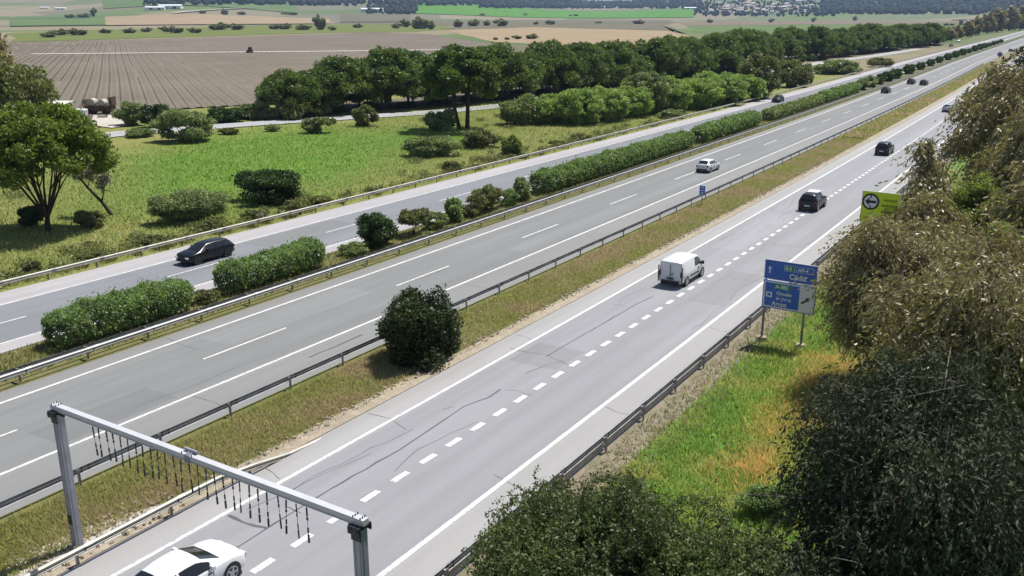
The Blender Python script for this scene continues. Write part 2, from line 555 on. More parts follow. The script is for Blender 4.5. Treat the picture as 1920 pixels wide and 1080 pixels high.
# tar sealed cracks on the right road
def crack(pts, w=.05):
    P = []
    for i in range(len(pts) - 1):
        a, b_ = Vector(pts[i]), Vector(pts[i + 1])
        n = max(2, int((b_ - a).length / .7))
        for k in range(n): P.append(a.lerp(b_, k / n))
    P.append(Vector(pts[-1]))
    rr = random.Random(len(P))
    v, f = [], []
    for i, p in enumerate(P):
        d = (P[min(i + 1, len(P) - 1)] - P[max(0, i - 1)]).normalized()
        nrm = Vector((-d.y, d.x)) * w * rr.uniform(.6, 1.3)
        p = p + Vector((rr.uniform(-.035, .035), rr.uniform(-.03, .03)))
        v += [(p.x + nrm.x, p.y + nrm.y, .004), (p.x - nrm.x, p.y - nrm.y, .004)]
    for i in range(len(P) - 1): f.append((2 * i, 2 * i + 1, 2 * i + 3, 2 * i + 2))
    struct(link('sealed_crack', mesh_np('sealed_crack', v, f, TAR)))


for name_, (x0, x1, y0, y1), k_ in (('asphalt_patch', (-26.2, -23.2, 41, 44.5), .86), ('asphalt_patch', (-21.9, -19.4, 57, 66), .90), ('asphalt_patch', (-43.9, -41.4, 34, 47), 1.10), ('asphalt_patch', (-40.2, -37.8, 21, 27.5), .88), ('asphalt_patch', (-40.4, -38, 62, 84), 1.08), ('asphalt_patch', (-25.9, -23.4, 72, 88), 1.07), ('asphalt_patch', (-60.2, -57.6, 52, 63), .9)):
    base_ = (.265, .265, .277) if x0 > -30 else (.198, .20, .197)
    struct(link(name_, mesh_np(name_, [(x0, y0, .003), (x1, y0 + .15, .003), (x1, y1, .003), (x0, y1 - .1, .003)], [(0, 1, 2, 3)], asphalt('asphalt_patch', tuple(v_ * k_ for v_ in base_), .1))))
gx = lambda L: [ground_at(*q).xy for q in L]
crack(gx([(300, 1090), (447, 1024), (545, 962), (640, 905), (750, 843), (830, 790), (870, 762), (915, 745), (940, 730)]))
crack(gx([(427, 966), (455, 980), (500, 990)]), .07)
crack(gx([(540, 950), (565, 962)]), .03)
crack(gx([(955, 652), (985, 660), (1025, 665), (1070, 687)]), .03)
crack(gx([(1025, 668), (1090, 630), (1150, 595), (1200, 567), (1225, 555)]), .045)
crack(gx([(830, 768), (850, 762)]), .02)
crack(gx([(985, 700), (1030, 682), (1060, 676)]), .025)
for y_, xa, xb in ((24.5, -28.2, -26.9), (31.2, -28.2, -25.4), (44.8, -28.2, -26.8), (52.5, -18.7, -16.8), (38.2, -18.7, -16.9), (29.3, -19.5, -16.9), (66, -28.2, -24.9), (33, -45.6, -42.5), (52, -37.2, -34.2), (28, -37.2, -34.1)):
    crack([Vector((xa, y_)), Vector(((xa + xb) / 2, y_ + rnd.uniform(-.4, .4))), Vector((xb, y_ + rnd.uniform(-.5, .5)))], .02)
crack(gx([(580, 670), (640, 645), (680, 627)]), .07)


rr = random.Random(77)
for k in range(34):                                            # fine hairline cracks
    x0_, x1_ = rr.choice(((-26.4, -19.2), (-26.4, -19.2), (-44.2, -37.8)))
    x_, y_ = rr.uniform(x0_, x1_), rr.uniform(19, 95)
    P_ = [Vector((x_, y_))]
    along_ = rr.random() < .6
    for j in range(rr.randint(2, 5)):
        P_.append(P_[-1] + Vector((rr.uniform(-.4, .4), rr.uniform(.8, 2.4))) if along_ else P_[-1] + Vector((rr.uniform(.4, 1.0), rr.uniform(-.3, .3))))
    P_ = [q for q in P_ if x0_ - .2 < q.x < x1_ + .3]
    if len(P_) > 1: crack(P_, rr.uniform(.01, .022))


# ------------------------------------------------------------------ guardrails
def w_profile(side, top):
    """closed outline of a W beam, side = +1 faces +X"""
    a = [(0, 0), (.015, .02), (.08, .055), (.08, .105), (.015, .14), (.015, .17), (.08, .205), (.08, .255), (.015, .29), (0, .31)]
    out = [(side * x, top - .31 + z) for x, z in a]
    back = [(side * (x - .012), z) for x, z in reversed([(p[0] * side, p[1]) for p in out])]
    return out + back


def extrude_profile(prof, x, ys, xf=bend, zf=None):
    v, f = [], []
    n = len(prof)
    for y in ys:
        dz = zf(y) if zf else 0
        for px, pz in prof: v.append((x + px + xf(y), y, pz + dz))
    for i in range(len(ys) - 1):
        for k in range(n):
            k2 = (k + 1) % n
            f.append((i * n + k, i * n + k2, (i + 1) * n + k2, (i + 1) * n + k))
    f.append(tuple(range(n))[::-1]); f.append(tuple((len(ys) - 1) * n + k for k in range(n)))
    return v, f


def guardrail(label, x, sides, y0, y1, mat, post_x, post0, y_post_max=300, lower=False, zf=None, gap=4.0, post_mat=None, group=None):
    root = thing('guardrail', label, 'guardrail', (x, max(y0, 0), 0))
    ys = np.concatenate([np.arange(y0, min(y1, 420), 4), np.arange(420, y1, 40)]) if y1 > 420 else np.arange(y0, y1 + .1, 2)
    oy = max(y0, 0)
    for dx, sd in sides:
        v, f = extrude_profile(w_profile(sd, .75), dx, [y for y in ys], zf=zf)
        v = [(p[0], p[1] - oy, p[2]) for p in v]
        link('beam', mesh_np('beam', v, f, mat), root)
    V_, F_ = [], []
    for dx, sd in sides:
        for yj in np.arange(post0 + .25, min(y1 - 7, 150), gap):
            pf_ = [(px * 1.0 + sd * .006 + (sd * .008 if abs(px) > .01 else -sd * .008), pz * 1.0) for px, pz in w_profile(sd, .752)]
            v, f = extrude_profile(pf_, dx, [yj, yj + .34], zf=zf)
            b0 = len(V_); V_ += [(p[0], p[1] - oy, p[2]) for p in v]; F_ += [tuple(b0 + i for i in q) for q in f]
    if V_: stuff(link('splice_plates', mesh_np('splice_plates', V_, F_, post_mat or GALV), root))
    if lower:
        sd = sides[0][1]
        prof = [(sd * .05, .10), (sd * .075, .12), (sd * .075, .36), (sd * .05, .38), (sd * .04, .36), (sd * .04, .12)]
        v, f = extrude_profile(prof, sides[0][0], ys)
        v = [(p[0], p[1] - oy, p[2]) for p in v]
        link('lower_rail', mesh_np('lower_rail', v, f, mat), root)
    pm = MB()
    pm.box((-.028, 0, .35), (.012, .10, .80)).box((0, -.05, .35), (.06, .010, .80)).box((0, .05, .35), (.06, .010, .80))
    for dx, sd in sides:                                   # spacer between post and beam
        xx = dx - post_x
        pm.box((xx / 2, 0, .60), (max(.05, abs(xx) - .05), .09, .2))
    if lower:
        sd = sides[0][1]
        pts = [(sd * .2, 0, .33), (sd * .02, 0, .36), (-.09, 0, .3), (-.12, 0, .2), (-.08, 0, .12), (sd * .2, 0, .14)]
        pm.tube(pts, .022, 6)
    me = pm.mesh('post', post_mat or mat)
    far_v, far_f, far_m = [], [], []
    y = post0
    while y < y1 - 1:
        z = zf(y) if zf else 0
        loc = (post_x + bend(y), y - oy, z)
        if y < y_post_max:
            link('post', me, root, loc)
        else:
            k = len(far_v)
            for sx, sy, z in ((-.05, -.05, 0), (.05, -.05, 0), (.05, .05, 0), (-.05, .05, 0), (-.05, -.05, .7), (.05, -.05, .7), (.05, .05, .7), (-.05, .05, .7)):
                far_v.append((loc[0] + sx, loc[1] + sy, z))
            far_f += [tuple(k + i for i in q) for q in ((0, 1, 5, 4), (1, 2, 6, 5), (2, 3, 7, 6), (3, 0, 4, 7))]
        y += gap
    if far_v: stuff(link('distant_posts', mesh_np('distant_posts', far_v, far_f, post_mat or mat), root))
    return root


def shifted_guardrail(label, x, sides, y0, y1, mat, post_dx, post0, **kw):
    return guardrail(label, x, sides, y0, y1, mat, post_dx, post0, **kw)


guardrail('pale guardrail along the outer shoulder of the far carriageway beside the meadow', -63.75, [(0.05, 1)], -20, 900, GALV_W, -.1, -15.3, post_mat=GALV_D)
guardrail('double sided grey guardrail along the hedge between far and middle carriageways', -46.55, [(.22, 1), (-.3, -1)], -20, 900, GALV, -.04, -19.6)
guardrail('dark guardrail along the left edge of the brown grass strip', -33.6, [(-.06, -1)], -10, 395, GALV_R, .08, -8.7)
guardrail('dark guardrail with lower rail and loops beside the right road', -16.55, [(0, -1)], 8, 420, GALV_R, .16, 9.75, lower=True)


def down(y):
    t = max(0.0, min(1.0, (y - 21.5) / 6.0))
    return -.72 * t * t * (3 - 2 * t)


guardrail('short pale guardrail sloping into the ground under the height gantry', -28.25, [(.03, 1)], 4, 28, GALV_W, -.1, 7.8, zf=down)

# ------------------------------------------------------------------ height gantry
gy = 16.5
G = thing('height_gantry', 'grey steel height limit gantry with hanging rods over the right road', 'gantry', (-22.4, gy, 0))
GM = plain('gantry_steel', (.33, .33, .37), .5, .25, var=.1, scale=1.5)
GT = plain('gantry_beam_steel', (.50, .50, .53), .5, .2, var=.06, scale=1)
for sx, zt in ((-7.0, 5.5), (7.0, 5.5)):
    p = MB(); p.box((0, 0, zt / 2), (.3, .28, zt)); p.box((0, 0, .02), (.6, .6, .06))
    for k in (-1, 1): p.box((k * .09, -.145, zt / 2), (.03, .02, zt - .3)); p.box((k * .155, 0, zt / 2), (.012, .1, zt - .3))
    po = p.build('post', GM, G, loc=(sx, 0, 0))
    c_ = MB(); c_.box((0, 0, zt - .02), (.42, .5, .05)); c_.box((0, -.24, zt - .12), (.42, .04, .2)); c_.box((0, .24, zt - .12), (.42, .04, .2))
    for a in (-1, 1): c_.tube([(a * .14, -.3, zt - .1), (a * .14, .3, zt - .1)], .03, 6)
    c_.build('clamp', DARK, po)
bm = MB(); bm.box((0, 0, 5.61), (14.5, .20, .16)); bm.box((-.0, 0, 5.61), (.05, .34, .3), 1); bm.box((.12, 0, 5.61), (.04, .34, .3), 1)
bm.box((0, -.05, 5.51), (14.3, .12, .04), 1)
bm.box((0, 0, 5.70), (14.5, .22, .02))
bm.tube([(-.3, .1, 5.78), (.3, .1, 5.78)], .05, 6, 1)
bm.build('beam', [GT, GM], G)
rod = MB()
rod.tube([(0, 0, 5.5), (0, 0, 4.36)], .008, 5)
rod.box((0, 0, 5.33), (.036, .036, .26)); rod.box((0, 0, 5.12), (.042, .042, .09)); rod.box((0, 0, 4.76), (.036, .036, .16)); rod.box((0, 0, 4.50), (.044, .044, .26))
rme = rod.mesh('hanging_rod', DARK)
for v_ in rme.vertices: v_.co.z -= 5.5
for k in range(27):
    o = link('hanging_rod', rme, G, (-5.0 + k * 10.0 / 26 + rnd.uniform(-.04, .04), -.02, 5.5 + rnd.uniform(-.10, .03)))
    o.rotation_euler = (rnd.uniform(-.05, .05), rnd.uniform(-.045, .045), rnd.uniform(0, 3))
bo = MB()
for sx in (-7, 7):
    for a in (-.22, .22):
        for c_ in (-.22, .22): bo.tube([(sx + a, c_, .04), (sx + a, c_, .13)], .025, 6)
    for a in (-.13, .13):
        for c_ in (-.1, 0, .1): bo.tube([(sx + a, c_, 5.70), (sx + a, c_, 5.765)], .02, 6)
    bo.box((sx * .965, 0, 5.40), (.30, .05, .16)); bo.box((sx, -.16, 5.2), (.34, .03, .3)); bo.box((sx, -.165, 1.2), (.2, .03, .35))
for a in (-.2, .26):
    for c_ in (-.1, .1): bo.tube([(a, c_, 5.70), (a, c_, 5.77)], .02, 6)
bo.build('bolts_and_brackets', DARK, G)
mb = MB()
for k in range(27): mb.tube([(-5.0 + k * 10 / 26 - .05, 0, 5.5), (-5.0 + k * 10 / 26 + .05, 0, 5.5)], .02, 5)
mb.build('eyelets', DARK, G)

# ------------------------------------------------------------------ signs
BLUE = plain('sign_blue', (.03, .125, .52), .45, var=.06, scale=2)
WHITE = plain('sign_white', (.72, .74, .76), .45)
SIGNGREEN = plain('sign_green', (.02, .25, .13), .45)
SIGNBACK = plain('sign_back', (.3, .3, .31), .5, .4)
YELG = plain('sign_yellow_green', (.66, .78, .015), .5, var=.05, scale=2)
DKGREEN = plain('sign_dark_ink', (.10, .16, .01), .5)


def text_mesh(txt, size, mat, parent, x, y, z, name='lettering', align='LEFT', bold=.0):
    cu = bpy.data.curves.new('lettering', 'FONT')
    cu.body = txt; cu.size = size; cu.align_x = align; cu.extrude = .004; cu.offset = bold
    t = bpy.data.objects.new('tmp', cu); COL.objects.link(t)
    me = bpy.data.meshes.new_from_object(t.evaluated_get(bpy.context.evaluated_depsgraph_get()))
    bpy.data.objects.remove(t); bpy.data.curves.remove(cu)
    me.name = name; me.materials.clear(); me.materials.append(mat)
    o = link(name, me, parent, (x, y, z)); o.rotation_euler = (math.pi / 2, 0, 0)
    return o


sg = thing('motorway_sign', 'large blue and white direction sign for Cádiz and Arcos on two posts', 'road sign', (-13.75, 51.9, 0), math.radians(-2))
W2 = 1.55                                                   # half width
for sx in (-1.42, .95):
    p = MB(); p.box((sx, .1, 1.4), (.11, .14, 3.2)); p.box((sx, .1, 3.6), (.09, .08, 2.8)); p.build('post', GALV_D, sg)
def panel(z0, z1, x0, x1, y, m, name, par, th=.04):
    q = MB(); q.box(((x0 + x1) / 2, y, (z0 + z1) / 2), (x1 - x0, th, z1 - z0)); return q.build(name, m, par)
up = panel(3.86, 5.05, -W2, W2, 0, WHITE, 'upper_panel', sg)
panel(3.90, 5.01, -W2 + .04, W2 - .04, -.023, BLUE, 'blue_field', up, .01)
lo_ = panel(2.12, 3.80, -W2, W2, 0, BLUE, 'lower_panel', sg)
panel(2.17, 3.75, -W2 + .05, W2 - .05, -.023, WHITE, 'white_field', lo_, .01)
panel(2.25, 3.67, -W2 + .14, .62, -.032, BLUE, 'blue_field', lo_, .01)
def arrow(par, cx, cz, L, w, ang, m, y=-.034):
    pts = [(-w / 2, -L / 2), (w / 2, -L / 2), (w / 2, L * .12), (w * 1.5, L * .12), (0, L / 2), (-w * 1.5, L * .12), (-w / 2, L * .12)]
    ca, sa = math.cos(ang), math.sin(ang)
    f3 = [(cx + a * ca + b_ * sa, y, cz - a * sa + b_ * ca) for a, b_ in pts]
    bk = [(p[0], y + .004, p[2]) for p in f3]
    n = len(pts)
    fs = [tuple(range(n)), tuple(range(n, 2 * n))[::-1]] + [(k, n + k, n + (k + 1) % n, (k + 1) % n) for k in range(n)]
    link('arrow', mesh_np('arrow', f3 + bk, fs, m), par)
arrow(up, -1.22, 4.45, .44, .08, 0, WHITE, -.031)
for x0, x1, c_ in ((-.35, .22, SIGNGREEN), (.34, 1.28, BLUE)):
    panel(4.50, 4.86, x0 - .02, x1 + .02, -.029, WHITE, 'route_border', up, .006)
    panel(4.52, 4.84, x0, x1, -.033, c_, 'route_plate', up, .006)
text_mesh('E-5', .28, WHITE, up, -.30, -.040, 4.58, bold=.008)
text_mesh('AP-4', .30, WHITE, up, .42, -.040, 4.57, bold=.01)
text_mesh('Cádiz', .44, WHITE, up, -.05, -.034, 4.06, bold=.012)
panel(3.32, 3.66, -.86, .10, -.039, SIGNGREEN, 'route_plate', lo_, .006)
text_mesh('A-382', .30, WHITE, lo_, -.80, -.046, 3.39, bold=.01)
panel(2.78, 3.10, -1.33, -.97, -.039, WHITE, 'pictogram', lo_, .006)
panel(2.86, 3.02, -1.24, -1.06, -.043, BLUE, 'pictogram_mark', lo_, .004)
text_mesh('Circuito', .27, WHITE, lo_, -.72, -.040, 3.00, bold=.01)
text_mesh('de Jerez', .27, WHITE, lo_, -.72, -.040, 2.68, bold=.01)
text_mesh('Arcos', .36, WHITE, lo_, -.95, -.040, 2.32, bold=.01)
arrow(lo_, 1.02, 2.9, .62, .11, math.radians(52), BLACKP)
for sx, yy in ((-1.42, .1), (.95, .1)):
    q = MB(); q.box((0, 0, .08), (.7, .6, .26), 0, .3, .75)
    fo = link('footing_block', q.mesh('footing_block', CONC), sg, (sx, yy, 0))

ys = thing('roadside_notice', 'yellow green notice board with a black ring emblem behind the trees', 'sign', (-12.7, 71, 0), math.radians(-3))
q = MB(); q.box((0, 0, 5.0), (2.75, .05, 2.4)); yp = q.build('panel', YELG, ys)
q = MB(); q.box((0, -.03, 6.17), (2.75, .02, .05)); q.box((0, -.03, 3.83), (2.75, .02, .05)); q.box((-1.35, -.03, 5.0), (.05, .02, 2.3)); q.box((1.35, -.03, 5.0), (.05, .02, 2.3)); q.build('border', WHITE, yp)
def disc(par, cx, cz, r, y, m, name, n=28):
    q = MB(); q.tube([(cx, y, cz), (cx, y - .008, cz)], r, n); q.build(name, m, par)
disc(yp, -.72, 5.42, .62, -.026, BLACKP, 'ring'); disc(yp, -.72, 5.42, .48, -.036, WHITE, 'ring_centre')
arrow(yp, -.72, 5.42, .8, .2, math.radians(-90), BLACKP, -.05)
q = MB(); q.box((-.72, -.047, 5.80), (.1, .006, .2)); q.box((-.72, -.047, 5.04), (.1, .006, .2)); q.build('ring_bars', BLACKP, yp)
q = MB()
for zz, x0, x1 in ((5.62, .2, 1.1), (5.22, .1, 1.15), (4.75, .1, .6)):
    x = x0
    while x < x1: q.box((x + .06, -.03, zz), (.11, .012, .16)); x += .16
q.build('lettering', DKGREEN, yp)
for sx in (-.9, .9): MB().box((sx, .08, 3.0), (.1, .1, 6.2)).build('post', GALV_D, ys)

bs = thing('marker_sign', 'small blue kilometre marker on a post in the brown grass strip', 'road sign', (-33.0, 88.3, 0))
MB().box((0, 0, .8), (.07, .07, 1.7)).build('post', GALV_D, bs)
q = MB(); q.box((0, -.04, 1.55), (.62, .03, .98)); bp = q.build('plate', WHITE, bs)
q = MB(); q.box((0, -.06, 1.55), (.56, .01, .92)); q.build('blue_face', BLUE, bp)
q = MB()
for zz in (1.85, 1.55, 1.28): q.box((0, -.068, zz), (.3, .006, .12))
q.build('lettering', WHITE, bp)
rs = thing('round_sign', 'small round sign on a post at the far tip of the grass strip', 'road sign', (-37.6, 424, 0))
MB().box((0, 0, 1.1), (.12, .12, 2.2)).build('post', GALV_D, rs)
MB().tube([(0, -.07, 2.75), (0, -.12, 2.75)], .95, 20).build('disc', plain('faded_sign', (.16, .11, .16), .6), rs)


# ------------------------------------------------------------------ vehicles
CAR_CACHE = {}
# station tables: s (0 rear .. 1 front), z bottom, z shoulder, z top, half width sill, shoulder, top
SHAPES = {
    'wagon': dict(L=4.75, st=[(0, .42, .80, .88, .60, .72, .62), (.02, .30, .92, 1.02, .78, .86, .68), (.045, .26, .96, 1.10, .84, .89, .68), (.13, .24, .97, 1.42, .86, .905, .60),
        (.2, .22, .97, 1.46, .87, .91, .60), (.4, .22, .96, 1.48, .87, .91, .61), (.56, .22, .95, 1.44, .87, .91, .60), (.60, .22, .95, 1.38, .87, .91, .61), (.735, .22, .93, 1.02, .87, .91, .72),
        (.80, .22, .90, .97, .87, .90, .74), (.92, .22, .80, .88, .86, .88, .70), (.97, .24, .68, .76, .80, .82, .62), (1, .32, .56, .62, .66, .68, .5)],
        sides=[(.10, .24), (.26, .43), (.45, .62)], ws=(.735, .60), rw=(.045, .13), wheels=(.185, .81), r=.33),
    'hatch': dict(L=4.15, st=[(0, .42, .78, .86, .60, .70, .62), (.02, .30, .92, 1.02, .78, .84, .66), (.05, .26, .96, 1.08, .82, .87, .66), (.17, .24, .97, 1.44, .85, .885, .57),
        (.24, .22, .97, 1.48, .85, .89, .58), (.42, .22, .96, 1.50, .86, .89, .59), (.56, .22, .95, 1.46, .86, .89, .58), (.60, .22, .95, 1.41, .86, .89, .59), (.75, .22, .93, 1.03, .86, .89, .70),
        (.82, .22, .90, .97, .86, .88, .72), (.93, .22, .80, .88, .85, .86, .68), (.975, .24, .68, .76, .78, .80, .60), (1, .32, .56, .62, .66, .68, .5)],
        sides=[(.16, .24), (.26, .42), (.44, .63)], ws=(.75, .60), rw=(.05, .17), wheels=(.18, .81), r=.32),
    'coupe': dict(L=4.45, st=[(0, .42, .78, .86, .60, .74, .62), (.02, .28, .90, .98, .80, .88, .70), (.06, .24, .95, 1.04, .86, .90, .70), (.26, .22, .95, 1.36, .87, .91, .56),
        (.34, .20, .94, 1.42, .87, .91, .57), (.44, .20, .93, 1.44, .88, .91, .58), (.52, .20, .92, 1.42, .88, .91, .58), (.565, .20, .92, 1.36, .88, .91, .60), (.745, .20, .91, 1.00, .88, .91, .74),
        (.82, .20, .89, .97, .88, .90, .75), (.92, .20, .78, .87, .87, .88, .71), (.97, .22, .64, .73, .80, .81, .60), (1, .30, .52, .58, .62, .64, .45)],
        sides=[(.2, .35), (.37, .63)], ws=(.745, .565), rw=(.06, .26), wheels=(.18, .80), r=.34),
    'suv': dict(L=4.5, st=[(0, .45, .95, 1.0, .66, .76, .66), (.015, .36, 1.05, 1.2, .82, .88, .72), (.035, .32, 1.08, 1.28, .86, .91, .72), (.10, .30, 1.08, 1.64, .88, .925, .66),
        (.18, .30, 1.08, 1.70, .88, .93, .66), (.4, .30, 1.07, 1.72, .88, .93, .67), (.56, .30, 1.06, 1.68, .88, .93, .66), (.60, .30, 1.06, 1.60, .88, .93, .67), (.72, .30, 1.04, 1.16, .88, .93, .76),
        (.8, .30, 1.02, 1.1, .88, .92, .77), (.93, .30, .95, 1.02, .88, .90, .72), (.98, .32, .80, .88, .82, .84, .64), (1, .4, .66, .72, .7, .72, .55)],
        sides=[(.09, .24), (.26, .42), (.44, .62)], ws=(.72, .60), rw=(.035, .10), wheels=(.19, .81), r=.36),
    'van': dict(L=4.75, st=[(0, .42, 1.0, 1.70, .78, .84, .74), (.008, .32, 1.06, 1.84, .84, .90, .80), (.02, .30, 1.08, 1.88, .88, .94, .82), (.2, .28, 1.08, 1.93, .90, .955, .82),
        (.45, .28, 1.07, 1.94, .90, .955, .82), (.62, .28, 1.07, 1.91, .90, .955, .80), (.68, .28, 1.07, 1.84, .90, .955, .79), (.845, .28, 1.05, 1.20, .90, .945, .80),
        (.88, .28, 1.02, 1.12, .90, .94, .80), (.95, .28, .88, .98, .89, .91, .74), (.985, .3, .7, .8, .82, .84, .66), (1, .36, .6, .66, .72, .74, .58)],
        sides=[(.52, .655), (.67, .79)], ws=(.845, .68), rw=None, wheels=(.2, .83), r=.34),
}


def outline(p):
    zb, zs, zt, wb, ws, wt = p
    k = zt - zs
    return [(0, zb), (wb * .92, zb), (wb, zb + .10), (ws, zb + (zs - zb) * .55), (ws * .99, zs - .03), (ws * .965, zs + min(.02, k * .2)),
            (wt * 1.0 + (ws * .96 - wt) * .05, zt - min(.10, k * .4)), (wt * .93, zt - min(.03, k * .15)), (wt * .55, zt), (0, zt + .012)]


def car_parts(kind):
    if kind in CAR_CACHE: return CAR_CACHE[kind]
    sh = SHAPES[kind]; L = sh['L']
    st = np.array(sh['st'])
    at = lambda s: [np.interp(s, st[:, 0], st[:, i]) for i in range(1, 7)]
    v, f = [], []
    n = 10
    for row in st:
        o = outline(row[1:])
        y = (row[0] - .5) * L
        ring = o + [(-x, z) for x, z in reversed(o[1:-1])]
        bul = .10 if row[0] in (0, 1) else (.05 if row[0] < .06 or row[0] > .94 else 0)
        v += [(x, y - math.copysign(bul, row[0] - .5) * (abs(x) / .9) ** 2 * 2.0, z) for x, z in ring]
    m_ = len(ring)
    for i in range(len(st) - 1):
        for k in range(m_):
            k2 = (k + 1) % m_
            f.append((i * m_ + k, (i + 1) * m_ + k, (i + 1) * m_ + k2, i * m_ + k2))
    f.append(tuple(range(m_))); f.append(tuple((len(st) - 1) * m_ + k for k in range(m_))[::-1])
    P = {}
    me = mesh_np('body', v, f, PAINT, smooth=True)
    P['body'] = me
    parts = []

    def side_pt(s, t, sg_, off=.012):
        o = outline(at(s)); a, b_ = o[5], o[6]
        x = a[0] + (b_[0] - a[0]) * t; z = a[1] + (b_[1] - a[1]) * t
        nx, nz = (b_[1] - a[1]), -(b_[0] - a[0]); l = math.hypot(nx, nz) + 1e-6
        return (sg_ * (x + nx / l * off), (s - .5) * L, z + nz / l * off)
    for (s0, s1) in sh['sides']:
        for sg_ in (-1, 1):
            ss = sorted({s0, s1, *[x for x in st[:, 0] if s0 < x < s1]})
            vv, ff = [], []
            for s in ss:
                vv += [side_pt(s, .10, sg_), side_pt(s, .92, sg_), side_pt(s, .92, sg_, -.03), side_pt(s, .10, sg_, -.03)]
            for i in range(len(ss) - 1):
                for k in range(4): ff.append((4 * i + k, 4 * i + (k + 1) % 4, 4 * i + 4 + (k + 1) % 4, 4 * i + 4 + k))
            e = 4 * (len(ss) - 1); ff += [(0, 1, 2, 3), (e, e + 1, e + 2, e + 3)]
            parts.append(('side_window', mesh_np('side_window', vv, ff, GLASS), None))

    def screen(sa, sb, name):
        vv, ff = [], []
        for s, t in ((sa, .06), (sa, .5), (sa, .94)):
            s_ = sa + (sb - sa) * t
            o = outline(at(s_)); xs = [-o[7][0] * .99, -o[8][0], 0, o[8][0], o[7][0] * .99]; zs = [o[7][1], o[8][1], o[9][1], o[8][1], o[7][1]]
            dy = -(sb - sa) / abs(sb - sa) * .012
            vv += [(x, (s_ - .5) * L + dy, z + .014) for x, z in zip(xs, zs)]
        nv = len(vv); vv += [(x, y, z - .03) for x, y, z in vv]
        for i in range(2):
            for k in range(4): ff.append((5 * i + k, 5 * i + k + 1, 5 * i + 6 + k, 5 * i + 5 + k))
        rim_ = [0, 1, 2, 3, 4, 9, 14, 13, 12, 11, 10, 5]
        for i in range(len(rim_)):
            a, b_ = rim_[i], rim_[(i + 1) % len(rim_)]; ff.append((a, b_, b_ + nv, a + nv))
        parts.append((name, mesh_np(name, vv, ff, GLASS), None))
    screen(*sh['ws'], 'windscreen')
    if sh['rw']: screen(*sh['rw'], 'rear_window')
    for i_, s_d in enumerate(sorted({q for pr in sh['sides'] for q in pr})[1:]):
        o = outline(at(s_d))
        for sg_ in (-1, 1):
            q = MB(); zz0, zz1 = o[3][1] - .22, o[4][1]
            q.box((sg_ * (o[3][0] - .002), (s_d - .5) * L, (zz0 + zz1) / 2), (.016, .018, zz1 - zz0))
            parts.append(('door_seam', q.mesh('door_seam', BLACKP), None))
            if i_ % 2 == 1 or kind in ('coupe', 'van'):
                q = MB().box((sg_ * (o[3][0] + .004), (s_d - .5) * L - .14, o[4][1] - .07), (.03, .17, .028)); parts.append(('door_handle', q.mesh('door_handle', BLACKP), None))
    r = sh['r']
    wh = MB(); wh.tube([(-.11, 0, 0), (-.09, 0, 0), (.09, 0, 0), (.11, 0, 0)], [r * .9, r, r, r * .9], 20)
    tyre = wh.mesh('tyre', TYRE)
    rb = MB(); rb.tube([(.085, 0, 0), (.118, 0, 0)], r * .3, 10)
    for k in range(5):
        a = 2 * math.pi * k / 5
        c_, s_ = math.cos(a), math.sin(a)
        w_ = r * .11
        q = [(.1, c_ * r * .15 - s_ * w_, s_ * r * .15 + c_ * w_), (.1, c_ * r * .15 + s_ * w_, s_ * r * .15 - c_ * w_), (.1, c_ * r * .66 + s_ * w_, s_ * r * .66 - c_ * w_), (.1, c_ * r * .66 - s_ * w_, s_ * r * .66 + c_ * w_)]
        rb.add(q + [(p[0] + .018, p[1], p[2]) for p in q], [(0, 1, 2, 3), (7, 6, 5, 4), (0, 4, 5, 1), (1, 5, 6, 2), (2, 6, 7, 3), (3, 7, 4, 0)])
    for i in range(20):
        a0, a1 = 2 * math.pi * i / 20, 2 * math.pi * (i + 1) / 20
        q = [(.1, math.cos(t) * rr * r, math.sin(t) * rr * r) for t, rr in ((a0, .62), (a1, .62), (a1, .74), (a0, .74))]
        rb.add(q + [(p[0] + .016, p[1], p[2]) for p in q], [(0, 1, 2, 3), (7, 6, 5, 4), (0, 4, 5, 1), (2, 6, 7, 3)])
    rim = rb.mesh('rim', RIM)
    wheel_hub = MB().tube([(-.08, 0, 0), (.095, 0, 0)], r * .74, 20).mesh('wheel', BLACKP)
    arch = MB().tube([(-.02, 0, 0), (.012, 0, 0)], r * 1.14, 24).mesh('wheel_arch', BLACKP)
    P['wheel'] = (wheel_hub, tyre, rim, arch, [((s - .5) * L, at(s)[4]) for s in sh['wheels']], r)
    # lamps, plates, bumper, mirrors
    a0 = at(.01); a1 = at(.985)
    van = kind == 'van'
    for sg_ in (-1, 1):
        zz = a0[1] - .05 if not van else 1.0
        parts.append(('tail_light', MB().box((sg_ * (a0[4] - .10), -L / 2 + (.10 if not van else .07), zz), (.18 if not van else .07, .12, .16 if not van else .38)).mesh('tail_light', RED), None))
        parts.append(('headlight', MB().box((sg_ * (a1[4] - .17), L / 2 - .12, a1[1] + .0), (.3, .14, .13)).mesh('headlight', LAMP), None))
        ms = sh['sides'][-1][1] - .015
        mp = side_pt(ms, .2, sg_)
        parts.append(('mirror', MB().box((mp[0] + sg_ * .12, mp[1], mp[2] + .04), (.20, .10, .15 if not van else .24)).mesh('mirror', BLACKP if van else PAINT), 'paint' if not van else None))
    parts.append(('rear_bumper', MB().box((0, -L / 2 + .05, .40), (1.35, .14, .16)).mesh('rear_bumper', BLACKP), None))
    parts.append(('front_bumper', MB().box((0, L / 2 - .035, .40), (1.1, .12, .13)).mesh('front_bumper', BLACKP), None))
    parts.append(('number_plate', MB().box((0, -L / 2 - .002, .62 if not van else .66), (.5, .06, .11)).mesh('number_plate', WHITE if not van else BLACKP), None))
